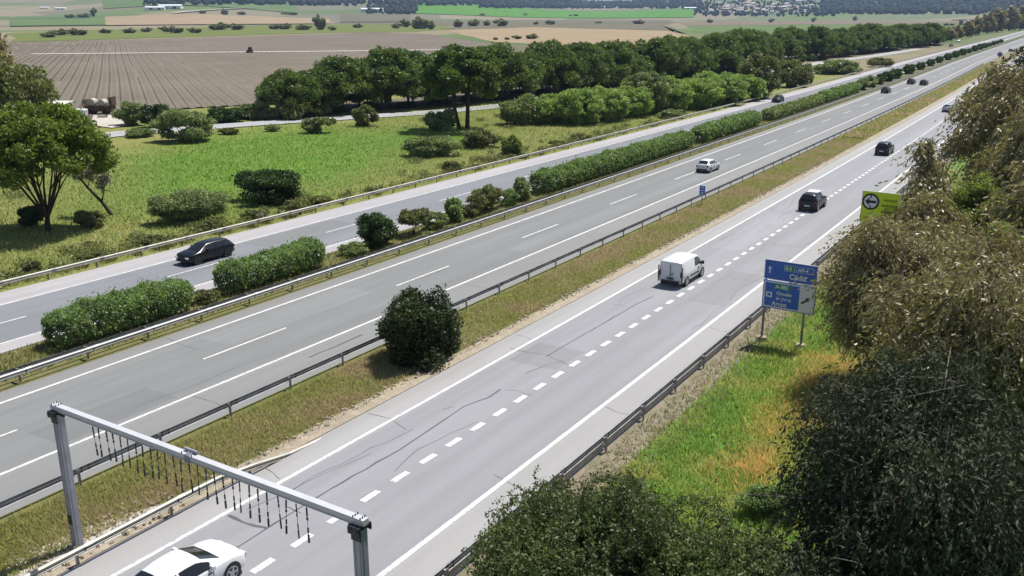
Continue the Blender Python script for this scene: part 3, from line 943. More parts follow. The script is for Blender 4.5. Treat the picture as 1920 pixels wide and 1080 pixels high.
    if van:
        parts.append(('door_seam', MB().box((0, -L / 2 + .03, 1.08), (.02, .07, 1.2)).mesh('door_seam', BLACKP), None))
        parts.append(('door_handle', MB().box((.14, -L / 2 - .0, 1.0), (.16, .06, .06)).mesh('door_handle', BLACKP), None))
        for sg_ in (-1, 1):
            parts.append(('side_trim', MB().box((sg_ * .955, -.1, .62), (.03, 1.5, .10)).mesh('side_trim', BLACKP), None))
            parts.append(('rear_pillar', MB().box((sg_ * .90, -L / 2 + .05, .95), (.05, .12, 1.2)).mesh('rear_pillar', BLACKP), None))
    else:
        parts.append(('grille', MB().box((0, L / 2 - .06, a1[1] - .04), (.7, .1, .1)).mesh('grille', BLACKP), None))
    P['parts'] = parts; P['L'] = L
    CAR_CACHE[kind] = P
    return P


RED = plain('red_lamp', (.13, .012, .012), .3)
LAMP = plain('clear_lamp', (.55, .57, .6), .12)
PAINTS = {'black': plain('black_paint', (.006, .006, .009), .3, coat=.25, spec=.3), 'white': plain('white_paint', (.70, .71, .72), .35, coat=.4),
          'navy': plain('dark_blue_paint', (.008, .010, .017), .3, coat=.25, spec=.3), 'silver': plain('silver_paint', (.42, .42, .44), .3, .4, coat=1), 'grey': plain('dark_grey_paint', (.02, .021, .025), .3, coat=.3, spec=.3)}
VAN_GREYWHITE = PAINTS['white']


def vehicle(kind, paint, x, y, label, cat='car', name='car', rot=0.0, roof=None, group='vehicles driving on the motorway'):
    P = car_parts(kind)
    root = thing(name, label, cat, (x, y, .008), rot, group)
    body = link('body', P['body'], root)
    body.material_slots[0].link = 'OBJECT'; body.material_slots[0].material = PAINTS[paint]
    for nm, me, how in P['parts']:
        o = link(nm, me, root)
        if how == 'paint': o.material_slots[0].link = 'OBJECT'; o.material_slots[0].material = PAINTS[paint]
    hub, tyre, rim, arch, ax, r = P['wheel']
    for yy, ws in ax:
        for sg_ in (-1, 1):
            w = link('wheel', hub, root, (sg_ * (ws - .105), yy, r), 0 if sg_ > 0 else math.pi)
            link('tyre', tyre, w); link('rim', rim, w)
            link('wheel_arch', arch, root, (sg_ * (ws - .004), yy, r + .02))
    if roof:
        q = MB(); q.box((0, .1, 1.725), (1.1, 1.5, .03)); q.build('roof_sky_reflection', roof, root)  # pale sheet painted as the sky mirrored in a dark roof
    return root


vehicle('wagon', 'black', -58.55, 46.75, 'black estate car driving towards the camera on the far carriageway', rot=math.pi)
vehicle('hatch', 'white', -40.2, 109.0, 'white hatchback driving away on the middle carriageway past the blue marker')
vehicle('van', 'white', -24.2, 61.65, 'white panel van driving away on the right road', 'van', 'van')
vehicle('suv', 'black', -23.05, 92.9, 'black car ahead of the white van on the right road beside the yellow green notice', roof=plain('painted_sky_reflection', (.7, .7, .72), .3))  # pale roof colour stands in for reflected sky
vehicle('suv', 'navy', -24.6, 135.8, 'dark blue boxy car two vehicles ahead of the white van')
vehicle('hatch', 'silver', -25.7, 202.5, 'silver car half behind the branches on the right road')
vehicle('hatch', 'black', -26.3, 235.5, 'most distant dark car on the right road beside the eucalyptus branches')
vehicle('hatch', 'grey', -45.2, 242.5, 'nearest of the three dark cars driving away together on the middle carriageway')
vehicle('hatch', 'black', -45.3, 277, 'dark car in the left lane beside another on the middle carriageway')
vehicle('hatch', 'navy', -41.7, 274.6, 'dark car in the right lane beside another on the middle carriageway')
vehicle('hatch', 'black', -60.4, 204.6, 'small dark car on the far carriageway beyond the clipped hedges', rot=math.pi)
vehicle('coupe', 'white', -23.8, 16.75, 'white car with black windows cut off by the bottom edge under the gantry')
p = ground_at(1892, 97); vehicle('hatch', 'grey', p.x + .5, p.y + 2, 'tiny distant dark car near the end of the middle carriageway')
p = ground_at(1783, 88); vehicle('suv', 'black', p.x, p.y, 'distant dark vehicle on the far carriageway near the tall trees', rot=math.pi)
p = ground_at(1797, 79); vehicle('van', 'white', p.x, p.y, 'distant white van on the far carriageway near the tall trees', 'van', 'van', rot=math.pi)


# ------------------------------------------------------------------ fields and tracks
def top_height(p, py):
    """height above the ground point p that shows at photo row py"""
    k = (540 - py) / FPX
    A = p.x * _U.x + p.y * _U.y; B = p.x * _F.x + p.y * _F.y
    return (k * B - A) / (_U.z - k * _F.z) + CAM_H


def depth_of(p): return p.x * _F.x + p.y * _F.y - CAM_H * _F.z


def field(name, px, mat, z):
    P = [ground_at(*q) for q in px]
    v, n = [], len(P)
    E_ = []
    rr = random.Random(n * 7 + int(px[0][0]))
    for i in range(n):                                       # uneven edges
        a, b_ = P[i], P[(i + 1) % n]
        for k in range(6):
            q = a.lerp(b_, k / 6)
            j = (a - b_).length * .012 if k else 0
            E_.append((q.x + rr.uniform(-j, j), q.y + rr.uniform(-j, j), z))
    return struct(link(name, mesh_np(name, E_, [tuple(range(len(E_)))], mat)))


def soil(name, a, b_, sc=.02, c=None):
    m, nt, bb = new_mat(name)
    col = mixc(nt, noise(nt, sc, 6), a, b_)
    col = mixc(nt, math_(nt, 'MULTIPLY', noise(nt, sc * 14, 5), .35), col, c or [v * .72 for v in a])
    nt.links.new(col, bb.inputs['Base Color']); bb.inputs['Roughness'].default_value = 1; bb.inputs['Specular IOR Level'].default_value = .1
    bump(nt, bb, noise(nt, .8, 6), .5, .3)
    return m


SOIL = soil('ploughed_soil', (.165, .138, .108), (.20, .172, .138))
SOIL_D = soil('furrow_soil', (.085, .07, .053), (.11, .098, .07))
BEIGE = soil('stubble', (.32, .245, .155), (.27, .205, .13))
GREYF = soil('fallow', (.13, .122, .08), (.165, .14, .095))
BROWNF = soil('reddish_soil', (.20, .155, .11), (.17, .14, .10))
GREENF = soil('young_crop', (.095, .15, .05), (.13, .175, .065))
BRIGHT = soil('bright_crop', (.075, .20, .02), (.095, .22, .03), .006)
OLIVEF = soil('rough_pasture', (.12, .16, .04), (.16, .165, .06))
GRAVEL = soil('pale_gravel', (.50, .47, .42), (.42, .39, .34), .3)

# ploughed field: every furrow is a ridge of its own in one sheet
poly = [ground_at(*q) for q in ((12, 80), (440, 69), (700, 61), (800, 64), (930, 84), (900, 110), (560, 192), (300, 206), (100, 232), (0, 225))]
rd = ground_at(213, 60); rd = Vector((rd.x, rd.y, 0)).normalized(); rn = Vector((rd.y, -rd.x, 0))
o0 = ground_at(240, 190)
us = [(p - o0).dot(rn) for p in poly]
v, f, fm = [], [], []
pitch = 2.6
u = min(us) + .5
while u < max(us) - .5:
    hits = []
    for i in range(len(poly)):
        a, b_ = poly[i], poly[(i + 1) % len(poly)]
        ua, ub = (a - o0).dot(rn), (b_ - o0).dot(rn)
        if (ua - u) * (ub - u) < 0:
            t = (u - ua) / (ub - ua); hits.append((a.lerp(b_, t) - o0).dot(rd))
    if len(hits) >= 2:
        t0, t1 = min(hits), max(hits)
        wv = rnd.uniform(.85, 1.25)
        prof = [(0, .02), (pitch * .34, .06 + .12), (pitch * .62, .17), (pitch * .80, .0 + .03), (pitch, .02)]
        k = len(v)
        nseg = 10
        for s_ in range(nseg + 1):
            tt = t0 + (t1 - t0) * s_ / nseg
            for du, dz in prof:
                q = o0 + rn * (u + du + math.sin(tt * .02) * .25) + rd * tt
                v.append((q.x, q.y, dz * wv))
        for s_ in range(nseg):
            for j in range(4):
                f.append((k + s_ * 5 + j, k + s_ * 5 + j + 1, k + s_ * 5 + 6 + j, k + s_ * 5 + 5 + j)); fm.append(1 if j == 2 and rnd.random() < .85 else 0)
    u += pitch
struct(link('ploughed_field', mesh_np('ploughed_field', v, f, [SOIL, SOIL_D], fm)))


def ribbon(name, px, w, z, mat, world=None):
    P = world or [ground_at(*q) for q in px]
    v, f = [], []
    for i, p in enumerate(P):
        d = P[min(i + 1, len(P) - 1)] - P[max(i - 1, 0)]; d.z = 0; d.normalize()
        nrm = Vector((-d.y, d.x, 0)) * w / 2
        v += [(p.x + nrm.x, p.y + nrm.y, p.z + z), (p.x - nrm.x, p.y - nrm.y, p.z + z)]
    for i in range(len(P) - 1): f.append((2 * i + 1, 2 * i + 3, 2 * i + 2, 2 * i))
    return struct(link(name, mesh_np(name, v, f, mat)))


ribbon('farm_track', [(60, 102.5), (470, 98.5), (730, 96), (900, 93)], 5.2, .34, plain('chalk_track', (.62, .58, .52), .9, var=.1, scale=.2))
field('fallow_field', ((940, 84), (1180, 92), (1290, 84), (1420, 62), (1800, 78), (1500, 110), (1000, 150), (900, 112)), GREYF, .02)
field('stubble_field', ((830, 57), (1000, 51), (1262, 58), (1300, 70), (1290, 84), (1180, 92), (930, 79)), BEIGE, .05)
field('fallow_field', ((870, 50), (1250, 43), (1300, 68), (1262, 57.5), (1000, 50.5), (830, 56)), GREYF, .06)
field('brown_field', ((1262, 41), (1830, 36.5), (1830, 42.5), (1290, 48)), BROWNF, .09)
field('green_field', ((1290, 48.5), (1800, 43), (1860, 60), (1790, 80), (1420, 64), (1310, 62)), GREENF, .08)
field('rough_pasture', ((20, 62), (500, 47), (800, 44), (860, 52), (780, 60), (640, 61), (20, 79)), OLIVEF, .07)
field('brown_field', ((620, 36.5), (1250, 36), (1262, 42), (870, 49), (640, 44)), GREYF, .10)


def heading(px): q = ground_at(px, 60); return Vector((q.x, q.y, 0)).normalized()


def draped_field(name, px0, px1, d0, d1, mat, slant=0.0):
    v, f = [], []
    na, nd = 16, 8
    for i in range(na + 1):
        h = heading(px0 + (px1 - px0) * i / na)
        for j in range(nd + 1):
            d = d0 + (d1 - d0) * j / nd + slant * (i / na - .5)
            x, y = h.x * d, h.y * d
            v.append((x, y, hill(x, y) + 1.2))
    for i in range(na):
        for j in range(nd):
            a = i * (nd + 1) + j; f.append((a, a + nd + 1, a + nd + 2, a + 1))
    return struct(link(name, mesh_np(name, v, f, mat, smooth=True)))


draped_field('bright_green_field', 778, 1300, 2620, 3330, BRIGHT, 60)
draped_field('tan_field', 200, 620, 1560, 2100, BEIGE, 120)
draped_field('bright_green_field', 22, 200, 1500, 1950, GREENF, 80)
draped_field('tan_field', 640, 770, 1900, 2500, GREYF, 0)
draped_field('young_crop_field', 200, 560, 2450, 3000, GREENF, -100)
for a, d0_, d1_ in ((20, 2080, 2050), (330, 2120, 2500)):
    P = []
    for k in range(12):
        h = heading(a + k * 14); d = d0_ + (d1_ - d0_) * k / 11
        P.append(Vector((h.x * d, h.y * d, hill(h.x * d, h.y * d) + 1.6)))
    ribbon('pale_track', None, 16, .2, GRAVEL, P)

# frontage road beside the pines
fr = [(60, 275), (150, 259), (230, 250), (420, 236), (570, 225.5), (800, 211.5), (930, 199.5), (1130, 176), (1400, 140), (1545, 117), (1640, 105), (1720, 92)]
ribbon('frontage_road', fr, 6.2, .03, asphalt('asphalt_frontage', (.34, .34, .345), .08))
for off in (-2.75, 2.75):
    P = [ground_at(*q) for q in fr]; Q = []
    for i, p in enumerate(P):
        d = P[min(i + 1, len(P) - 1)] - P[max(i - 1, 0)]; d.normalize(); Q.append(p + Vector((-d.y, d.x, 0)) * off)
    ribbon('frontage_edge_line', None, .25, .04, PAINT, Q)
yard = [ground_at(*q) for q in ((150, 232), (172, 214), (222, 211), (250, 234), (210, 240))]
struct(link('farm_yard', mesh_np('farm_yard', [(p.x, p.y, .05) for p in yard], [tuple(range(5))], GRAVEL)))

# gravel round the gantry foot
rr = random.Random(5)
gp = [(-30.4, 14.4), (-29.3, 13.6), (-28.75, 14.4), (-28.7, 18), (-28.8, 20.5), (-29.3, 20.2), (-29.9, 18.8), (-30.5, 16.8)]
struct(link('gravel_patch', mesh_np('gravel_patch', [(x, y, .045) for x, y in gp], [tuple(range(len(gp)))], GRAVEL)))
mb = MB()
for k in range(260):
    x, y = rr.uniform(-30.6, -28.5), rr.uniform(13.2, 20.8)
    s_ = rr.uniform(.04, .16)
    mb.box((x, y, .05 + s_ * .3), (s_, s_ * rr.uniform(.6, 1.2), s_ * .7), 0, rr.uniform(0, 3), .6)
stuff(mb.build('gravel_stones', CONC))
mb = MB()
for k in range(420):                                          # loose stones along the gutter edge
    y = rr.uniform(22, 130); x = -29.3 + rr.gauss(0, .18)
    s_ = rr.uniform(.05, .22)
    mb.box((x + bend(y), y, .03 + s_ * .2), (s_, s_ * rr.uniform(.7, 1.6), s_ * .5), 0, rr.uniform(0, 3), .6)
stuff(mb.build('gutter_stones', CONC))


# ------------------------------------------------------------------ trees and shrubs
def bush(name, label, cat, p, rx, ry, h, mat, leaf, group=None, k=14, n=None, z0=.0, stem=True, rng=None, cover=2.6, aspect=1.8, shell=.5, cr=.42, stem_mat=None, rotz=0.0):
    rng = rng or np.random.default_rng(int(abs(p[0] * 13 + p[1] * 7)) + 1)
    t = thing(name, label, cat, (p[0], p[1], -.03), rotz, group)
    cl = blob_clumps(rx, ry, (h - z0) / 2, z0, k, rng, cr)
    if n is None:
        area = 4 * math.pi * ((rx * ry) ** .8 / 3 + 2 * ((rx + ry) / 2 * (h - z0) / 2) ** .8 / 3) ** 1.25
        n = int(min(60000, max(400, cover * area * 1.6 / (leaf * leaf * .5))))
    link('foliage', foliage_mesh('foliage', cl, n, leaf, mat, rng, shell, aspect=aspect), t)
    if stem: stems(4, max(.4, h * .55), min(rx, ry) * .55, max(.03, h * .018), stem_mat or BARK, 'stem', rng, t)
    return t


def hedge(label, y0, y1, x, w, h, mat, leaf, group=None, wob=.35, name='hedge', z0=.1, cover=2.4, stemn=None):
    """a clipped row of shrubs grown together"""
    rng = np.random.default_rng(int(y0 * 3))
    ym = (y0 + y1) / 2
    t = thing(name, label, 'hedge', (x + bend(ym), ym, -.03), math.atan2(-(bend(y1) - bend(y0)), y1 - y0), group)
    L = y1 - y0
    area = L * (w + 2 * h)
    n = int(min(90000, cover * area * 2.6 / (leaf * leaf * .5)))
    yy = rng.uniform(-L / 2, L / 2, n); th = rng.uniform(0, 2 * math.pi, n)
    ph = rng.uniform(0, 6, 6)
    wav = sum(np.sin(yy * fq + ph[i]) * am for i, (fq, am) in enumerate(((.7, .07), (1.6, .07), (3.1, .07), (5.7, .05)))) * (wob / .35)
    e = .72
    cx, cz = np.sign(np.cos(th)) * np.abs(np.cos(th)) ** e, np.sign(np.sin(th)) * np.abs(np.sin(th)) ** e
    bumpy = 1 + .07 * np.sin(yy * 4.3 + 3 * np.cos(th) + ph[4]) * np.sin(yy * 1.9 + 5 * np.sin(th))
    end = np.clip(np.minimum(yy + L / 2, L / 2 - yy) / .8, 0, 1) ** .5
    r = (rng.uniform(.45, 1, n) ** .45) * bumpy * (.55 + .45 * end)
    r = np.where(rng.uniform(0, 1, n) < .07, r * rng.uniform(1.02, 1.3, n), r)
    zc = (z0 + h) / 2; hz = (h - z0) / 2
    P = np.stack([cx * r * w / 2, yy, zc + cz * r * hz * (1 + wav * (cz > -.2))], 1)
    keep = rng.uniform(0, 1, n) < np.clip(.05 + (P[:, 2] - z0) / (h * .55), .08, 1)
    hole = np.sin(yy * 2.7 + ph[3]) * np.sin(yy * 6.1 + 4 * th + ph[5]) + .5 * np.sin(th * 7 + yy * 3.3)
    keep &= (hole > -.55) | (P[:, 2] > h * .62)
    P = P[keep] + rng.normal(size=(keep.sum(), 3)) * leaf * .4
    v, f = leaf_quads(P, leaf, rng, 2.2, -.5)
    link('foliage', mesh_np('foliage', v, f, mat), t)
    mb = MB()
    for i in range(stemn or int(max(6, L * 1.6))):
        yy = rng.uniform(-L / 2 + .3, L / 2 - .3); xx = rng.uniform(-.3, .3) * w
        mb.tube([(xx * .4, yy, -.05), (xx * 1.2, yy + rng.uniform(-.35, .35), h * .6)], [.03, .015], 5)
    stuff(mb.build('stem', BARK_P, t))
    return t


MG = 'shrubs planted along the median'
hedge('nearest long hedge in the median, bright green on top, bare stems beneath', 28.2, 37.8, -49.75, 2.5, 2.15, LEAF_OLE, .13, MG)
hedge('second median hedge, opposite the black estate car, brownish at its far end', 41.0, 50.6, -50.0, 2.4, 2.05, LEAF_OLE, .13, MG)
bush('shrub', 'dense dark green round shrub in the median, tallest beside the middle guardrail', 'shrub', (-49.9, 57.6), 1.7, 2.1, 3.1, LEAF_DARK, .15, MG, k=16)
bush('shrub', 'thin flat topped shrub on bare stems leaning away from the dark median shrub', 'shrub', (-50.0, 62.4), 1.2, 1.9, 2.5, LEAF_OLIVE, .14, MG, z0=.8, cover=1.6)
bush('shrub', 'small lone green shrub in the median before the flat topped one', 'shrub', (-50.0, 68.8), .95, 1.1, 2.3, LEAF_OLE, .14, MG, z0=.0)
bush('shrub', 'olive flat topped median shrub showing many bare stems', 'shrub', (-50.1, 74.3), 1.2, 2.4, 2.5, LEAF_OLIVE, .15, MG, z0=.5, cover=1.8)
bush('shrub', 'pale grey green shrub at the near end of the longest median hedge', 'shrub', (-50.1, 81.0), 1.0, 1.3, 2.4, LEAF_GREY, .15, MG)
for y_, h_, m_, lab in ((65.6, 1.5, LEAF_GREY, 'low grey shrub between the thin flat topped shrub and the small lone one'), (71.6, 1.4, LEAF_OLIVE, 'low olive shrub just beyond the small lone green median shrub'),
        (77.9, 1.7, LEAF_OLE, 'low green shrub just before the pale grey green one in the median'), (54.2, 1.0, LEAF_GREY, 'very low grey shrub just before the dense dark green median shrub'), (39.4, .7, LEAF_OLIVE, 'very low shrub in the gap between the two nearest median hedges')):
    bush('shrub', lab, 'shrub', (-49.9 + rnd.uniform(-.3, .3), y_), 1.0, 1.5, h_, m_, .14, MG)
hedge('longest green hedge along the middle of the median', 84.5, 128.5, -50.2, 2.5, 2.3, LEAF_OLE, .19, MG, cover=2.0)
hedge('dark green clipped hedge just beyond the longest median hedge', 132, 160.5, -50.2, 2.5, 2.4, LEAF_OLE, .22, MG, cover=2.0)
hedge('pale green wavy hedge beside the small dark car on the far carriageway', 167, 206, -50.2, 2.4, 1.9, LEAF_GREY, .26, MG, cover=2.0)
hedge('darker far stretch of median hedge after the pale wavy one', 207, 243, -50.2, 2.4, 2.2, LEAF_OLE, .28, MG, cover=2.0)
for i, (yy, lab) in enumerate(((250, 'round grey shrub closing the row of clipped median hedges'), (261, 'second round shrub past the clipped median hedges'),
        (273, 'dark shrub beside the nearest of the three dark cars'), (286, 'bushy dark shrub in the median level with the paired dark cars'))):
    bush('shrub', lab, 'shrub', (-50.2 + bend(yy), yy), 1.7, 4.2, 3.0, LEAF_DARK if i > 1 else LEAF_GREY, .32, MG)
fm_ = None
for i in range(16):
    yy = 300 + i * 26
    lab = ordinal(i + 1) + ' shrub, counting away, of the distant dark median row beyond the three dark cars'
    if fm_ is None: fm_ = bush('shrub', lab, 'shrub', (-50.2 + bend(yy), yy), 1.7, 6.5, 3.0, LEAF_DARK, .5, 'distant median shrubs', cover=1.8)
    else: dup(fm_, (-50.2 + bend(yy), yy, 0), 0, lab, 'distant median shrubs', rnd.uniform(.75, 1.1))


def px_bush(label, px, py, wpx, top, mat, name='shrub', cat='shrub', group='shrubs scattered over the meadow', lm=1.0, depth_k=.8, **kw):
    """shrub whose foot, width and top were measured on the photograph"""
    p = ground_at(px, py); d = depth_of(p)
    r = wpx / 2 * d / FPX
    h2 = Vector((p.x, p.y, 0)).normalized()
    p = p + h2 * r * depth_k * .75
    h = max(.5, top_height(p, top + 1))
    leaf = max(.10, 3.4 * depth_of(p) / FPX) * lm
    return bush(name, label, cat, p, r, r * depth_k, h, mat, leaf, group, rotz=math.atan2(_R.y, _R.x), **kw)


for a in (
    ('large dark round shrub in the meadow behind the outer guardrail', 506, 386, 150, 314, LEAF_DARK),
    ('wide feathery grey green shrub left of the large dark round one', 356, 420, 142, 344, LEAF_GREY),
    ('dark shrub at the foot of the big umbrella pine', 62, 426, 54, 384, LEAF_DARK),
    ('low olive shrub right of the big umbrella pine trunk', 172, 428, 66, 393, LEAF_OLIVE),
    ('grey green low shrub in the grass in front of the twin trunk pine', 806, 296, 108, 250, LEAF_GREY),
    ('olive shrub right beneath the twin trunk pine', 902, 278, 82, 236, LEAF_OLIVE),
    ('upright dark green shrub close to the outer guardrail beyond the meadow', 960, 295, 44, 254, LEAF_YEL),
    ('small dark shrub with a stalk near the outer guardrail', 848, 322, 36, 300, LEAF_OLIVE),
    ('low brown shrub touching the outer guardrail', 1090, 264, 40, 248, LEAF_OLIVE),
    ('smaller low brown shrub touching the outer guardrail', 1045, 274, 34, 262, LEAF_OLIVE),
    ('grey green bush overlapping the frontage road by the farm yard', 348, 268, 116, 204, LEAF_GREY),
    ('dark leafy bush on the far side of the frontage road near the farm', 300, 240, 70, 192, LEAF_DARK),
    ('pale leafy bush at the corner of the farm yard', 248, 236, 62, 188, LEAF_GREY),
    ('low dark hedge bush along the near edge of the ploughed field', 425, 230, 84, 200, LEAF_DARK),
    ('pale reedy bush at the corner of the ploughed field', 510, 224, 96, 182, LEAF_GREY),
    ('olive bush beside the frontage road before the pine row', 598, 250, 62, 214, LEAF_OLIVE),
    ('brown olive bush behind the frontage road before the pine row', 585, 220, 66, 192, LEAF_OLIVE),
    ('small umbrella shaped bush on the near verge of the frontage road', 686, 237, 50, 194, LEAF_OLIVE),
    ('pale bush left of the twin trunk pine', 826, 246, 62, 200, LEAF_GREY),
    ('big dark grey green shrub at the near end of the pale poplars', 976, 235, 96, 174, LEAF_GREY),
    ('small pale shrub in front of the pale poplars by the guardrail', 1262, 223, 56, 203, LEAF_GREY),
    ('small grey shrub left of the outer guardrail near the black estate car', 400, 436, 48, 412, LEAF_OLIVE),
    ('small olive shrub at the foot of the large dark round one', 546, 402, 46, 374, LEAF_OLIVE),
    ('small dry shrub by the guardrail on the left edge', 60, 512, 44, 488, LEAF_OLIVE),
    ('dry weed clump against the guardrail left of the black estate car', 290, 462, 60, 440, LEAF_OLIVE),
    ('dry weed clump against the guardrail under the pine shadow', 180, 488, 70, 468, LEAF_OLIVE),
    ('low weed clump against the guardrail right of the dark round shrub', 480, 412, 60, 392, LEAF_OLIVE),
    ('low weed clump against the guardrail beyond the dark round shrub', 600, 384, 50, 366, LEAF_OLIVE),
    ('olive scrub bush at the ploughed field edge next to the reedy bush', 462, 224, 60, 196, LEAF_OLIVE),
    ('dark scrub bush at the left end of the pine row', 548, 226, 54, 186, LEAF_OLIVE),
    ('low pale scrub along the verge of the frontage road under the farm', 262, 258, 60, 240, LEAF_GREY),
    ('low dark weeds on the near verge of the frontage road', 430, 252, 40, 238, LEAF_OLIVE),
    ('low pale weeds on the near verge midway along the frontage road', 512, 246, 30, 232, LEAF_GREY),
    ('grey scrub between frontage road and guardrail beyond the dark trees', 1570, 140, 90, 112, LEAF_GREY),
    ('green scrub beside the distant bend of the frontage road', 1650, 126, 60, 108, LEAF_OLIVE),
): px_bush(*a)

# big bush in the grass strip
bush('bush', 'tall dense dark green bush alone in the brown grass strip', 'bush', (-30.55, 38.6), 2.3, 2.6, 4.4, LEAF_STRIP, .13, None, z0=-.9, k=26, n=42000, shell=.55, cr=.37)


def limb_tree(t, h, r, forks, rng, mat=BARK, name='trunk', spread=1.0, split=.35, lean=(0, 0)):
    mb = MB()
    base = Vector((0, 0, -.2)); sp = Vector((lean[0] * split, lean[1] * split, h * split))
    mb.tube([base, base.lerp(sp, .5) + Vector((rng.uniform(-.1, .1), rng.uniform(-.1, .1), 0)), sp], [r * 1.25, r, r * .85], 9)
    for i in range(forks):
        a = 2 * math.pi * (i + rng.uniform(-.3, .3)) / forks
        q = spread * rng.uniform(.55, 1)
        e = Vector((lean[0] + math.cos(a) * q, lean[1] + math.sin(a) * q, h * rng.uniform(.82, 1)))
        m1 = sp.lerp(e, .5) + Vector((rng.uniform(-.2, .2), rng.uniform(-.2, .2), -h * .05))
        mb.tube([sp, m1, e], [r * .6, r * .38, r * .12], 6)
        for j in range(2):
            e2 = m1 + Vector((math.cos(a + rng.uniform(-1, 1)) * q * .5, math.sin(a + rng.uniform(-1, 1)) * q * .5, h * .22))
            mb.tube([m1, e2], [r * .3, r * .08], 5)
    return mb.build(name, mat, t)


def umbrella_clumps(R, h, th, k, rng):
    """a dome: full on top, ragged and open on its underside"""
    out = []
    for i in range(k):
        q = math.sqrt(rng.uniform(0, 1)) * .88; a = rng.uniform(0, 6.283)
        top = h - th * (.10 + .62 * q ** 2.4)
        z = top - th * rng.uniform(0, 1) ** 1.6 * .44
        s = R * rng.uniform(.12, .22)
        out.append((math.cos(a) * q * R, math.sin(a) * q * R, z, s, s, s * .7))
    return out


def pine(label, p, R, h, th, mat, leaf, n, k=30, group=None, seed=1, forks=6, r=.22, split=.45, trunk_name='trunk'):
    rng = np.random.default_rng(seed)
    t = thing('umbrella_pine', label, 'pine tree', (p[0], p[1], -.05), 0, group)
    link('crown', foliage_mesh('crown', umbrella_clumps(R, h, th, k, rng), n, leaf, mat, rng, .5, aspect=2.2), t)
    limb_tree(t, h - th * .45, r, forks, rng, spread=R * .62, split=split)
    return t


p0 = ground_at(92, 432)
pine('big umbrella pine with forked trunk standing in the meadow at the left edge', (p0.x, p0.y), 6.0, 11.6, 7.4, LEAF_PINE, .25, 66000, 120, None, 3, 10, .25, .14)
t = thing('dead_tree', 'leaning bare dead trunk right of the big umbrella pine', 'dead tree', tuple(ground_at(210, 402)))
mb = MB()
mb.tube([(0, 0, -.1), (-.9, -.3, 1.2), (-2.0, -.9, 2.6), (-2.7, -1.4, 3.9)], [.2, .17, .13, .07], 8)
mb.tube([(-.9, -.3, 1.2), (-.4, -.2, 2.6), (-.2, -.1, 4.2)], [.08, .05, .02], 6)
mb.tube([(-2.0, -.9, 2.6), (-1.4, -.8, 3.8), (-1.3, -.8, 5.0)], [.07, .05, .02], 6)
mb.build('trunk', BARK, t)
link('twigs', foliage_mesh('twigs', [(-.4, -.2, 3.4, .7, .7, 1.2), (-1.4, -.9, 4.2, .8, .7, 1.0), (-2.6, -1.3, 3.9, .7, .6, .6)], 420, .34, LEAF_BARE, None, .2, aspect=7), t)

# twin trunk pine
pa, pb = ground_at(862, 242), ground_at(876, 240)
rng = np.random.default_rng(21)
t = thing('umbrella_pine', 'large umbrella pine on two bare trunks in front of the pine row', 'pine tree', (pa.x, pa.y, -.05))
link('crown', foliage_mesh('crown', umbrella_clumps(6.9, 14.4, 9.2, 90, rng), 40000, .36, LEAF_PINE_FAR, rng, .5, aspect=2), t)
mb = MB(); mb.tube([(0, 0, -.1), (-1.0, -.2, 4), (-1.6, 0, 9)], [.36, .3, .18], 8); mb.build('trunk', BARK, t)
dv = pb - pa
mb = MB(); mb.tube([(dv.x, dv.y, -.1), (dv.x + .2, dv.y, 4), (dv.x + .6, dv.y, 9)], [.4, .33, .2], 8); mb.build('trunk', BARK, t)

field('pine_litter', ((520, 226), (640, 210), (760, 202), (860, 195), (950, 186), (1100, 170), (1300, 144), (1500, 115), (1640, 97), (1768, 82), (1740, 79), (1600, 88), (1450, 103), (1250, 127), (1050, 155), (900, 172), (700, 189), (560, 200)), soil('litter', (.17, .145, .12), (.12, .11, .08), .1), .03)
# the dark row of pines beyond the frontage road
ROWLAB = 'umbrella pine in the dense dark row beyond the frontage road'
protos = []
for s_ in range(4):
    protos.append((7.6 + s_ * .6, 11.4 + (s_ % 2) * 1.0, s_))
base_px = [(540, 224), (640, 213), (760, 204), (860, 197), (950, 188), (1100, 172), (1300, 146), (1500, 117), (1640, 98), (1768, 83)]
BP = [ground_at(*q) for q in base_px]
cum = [0]
for i in range(len(BP) - 1): cum.append(cum[-1] + (BP[i + 1] - BP[i]).length)
def along(s):
    for i in range(len(BP) - 1):
        if s <= cum[i + 1]: return BP[i].lerp(BP[i + 1], (s - cum[i]) / (cum[i + 1] - cum[i]))
    return BP[-1]
s_ = 3.0; made = {}; cnt = 0; nf = nb = 0
nrm = Vector((-.97, .25, 0))
while s_ < cum[-1]:
    for row in range(2):
        q = along(min(cum[-1], s_ + row * 3)) + nrm * (2.5 + row * 7.5 + rnd.uniform(-1, 1.2))
        if row == 0 and rnd.random() < .2: continue
        sc = rnd.uniform(.66, 1.03) * (1.0 + .12 * min(1, s_ / 200)) * (.82 if s_ < 12 else 1)
        if s_ > 200 and rnd.random() < .38: continue
        kv = rnd.randrange(4)
        if row == 0:
            nf += 1; lab = ordinal(nf) + ' umbrella pine from the left end in the front rank of the dark row'
        else:
            nb += 1; lab = ordinal(nb) + ' umbrella pine from the left end in the back rank of the dark row'
        if kv not in made:
            Rr, hh, sd = protos[kv]
            o = pine(lab, (q.x, q.y), Rr * .92, hh, hh * .86, LEAF_PINE_FAR, .42, 20000, 120, 'pines of the dark row', 40 + sd, 5, .24, .4)
            made[kv] = o; o.scale = (sc, sc, sc)
        else:
            dup(made[kv], (q.x, q.y, -.05), rnd.uniform(0, 6.28), lab, 'pines of the dark row', sc)
        cnt += 1
    s_ += rnd.uniform(5.0, 7.2)


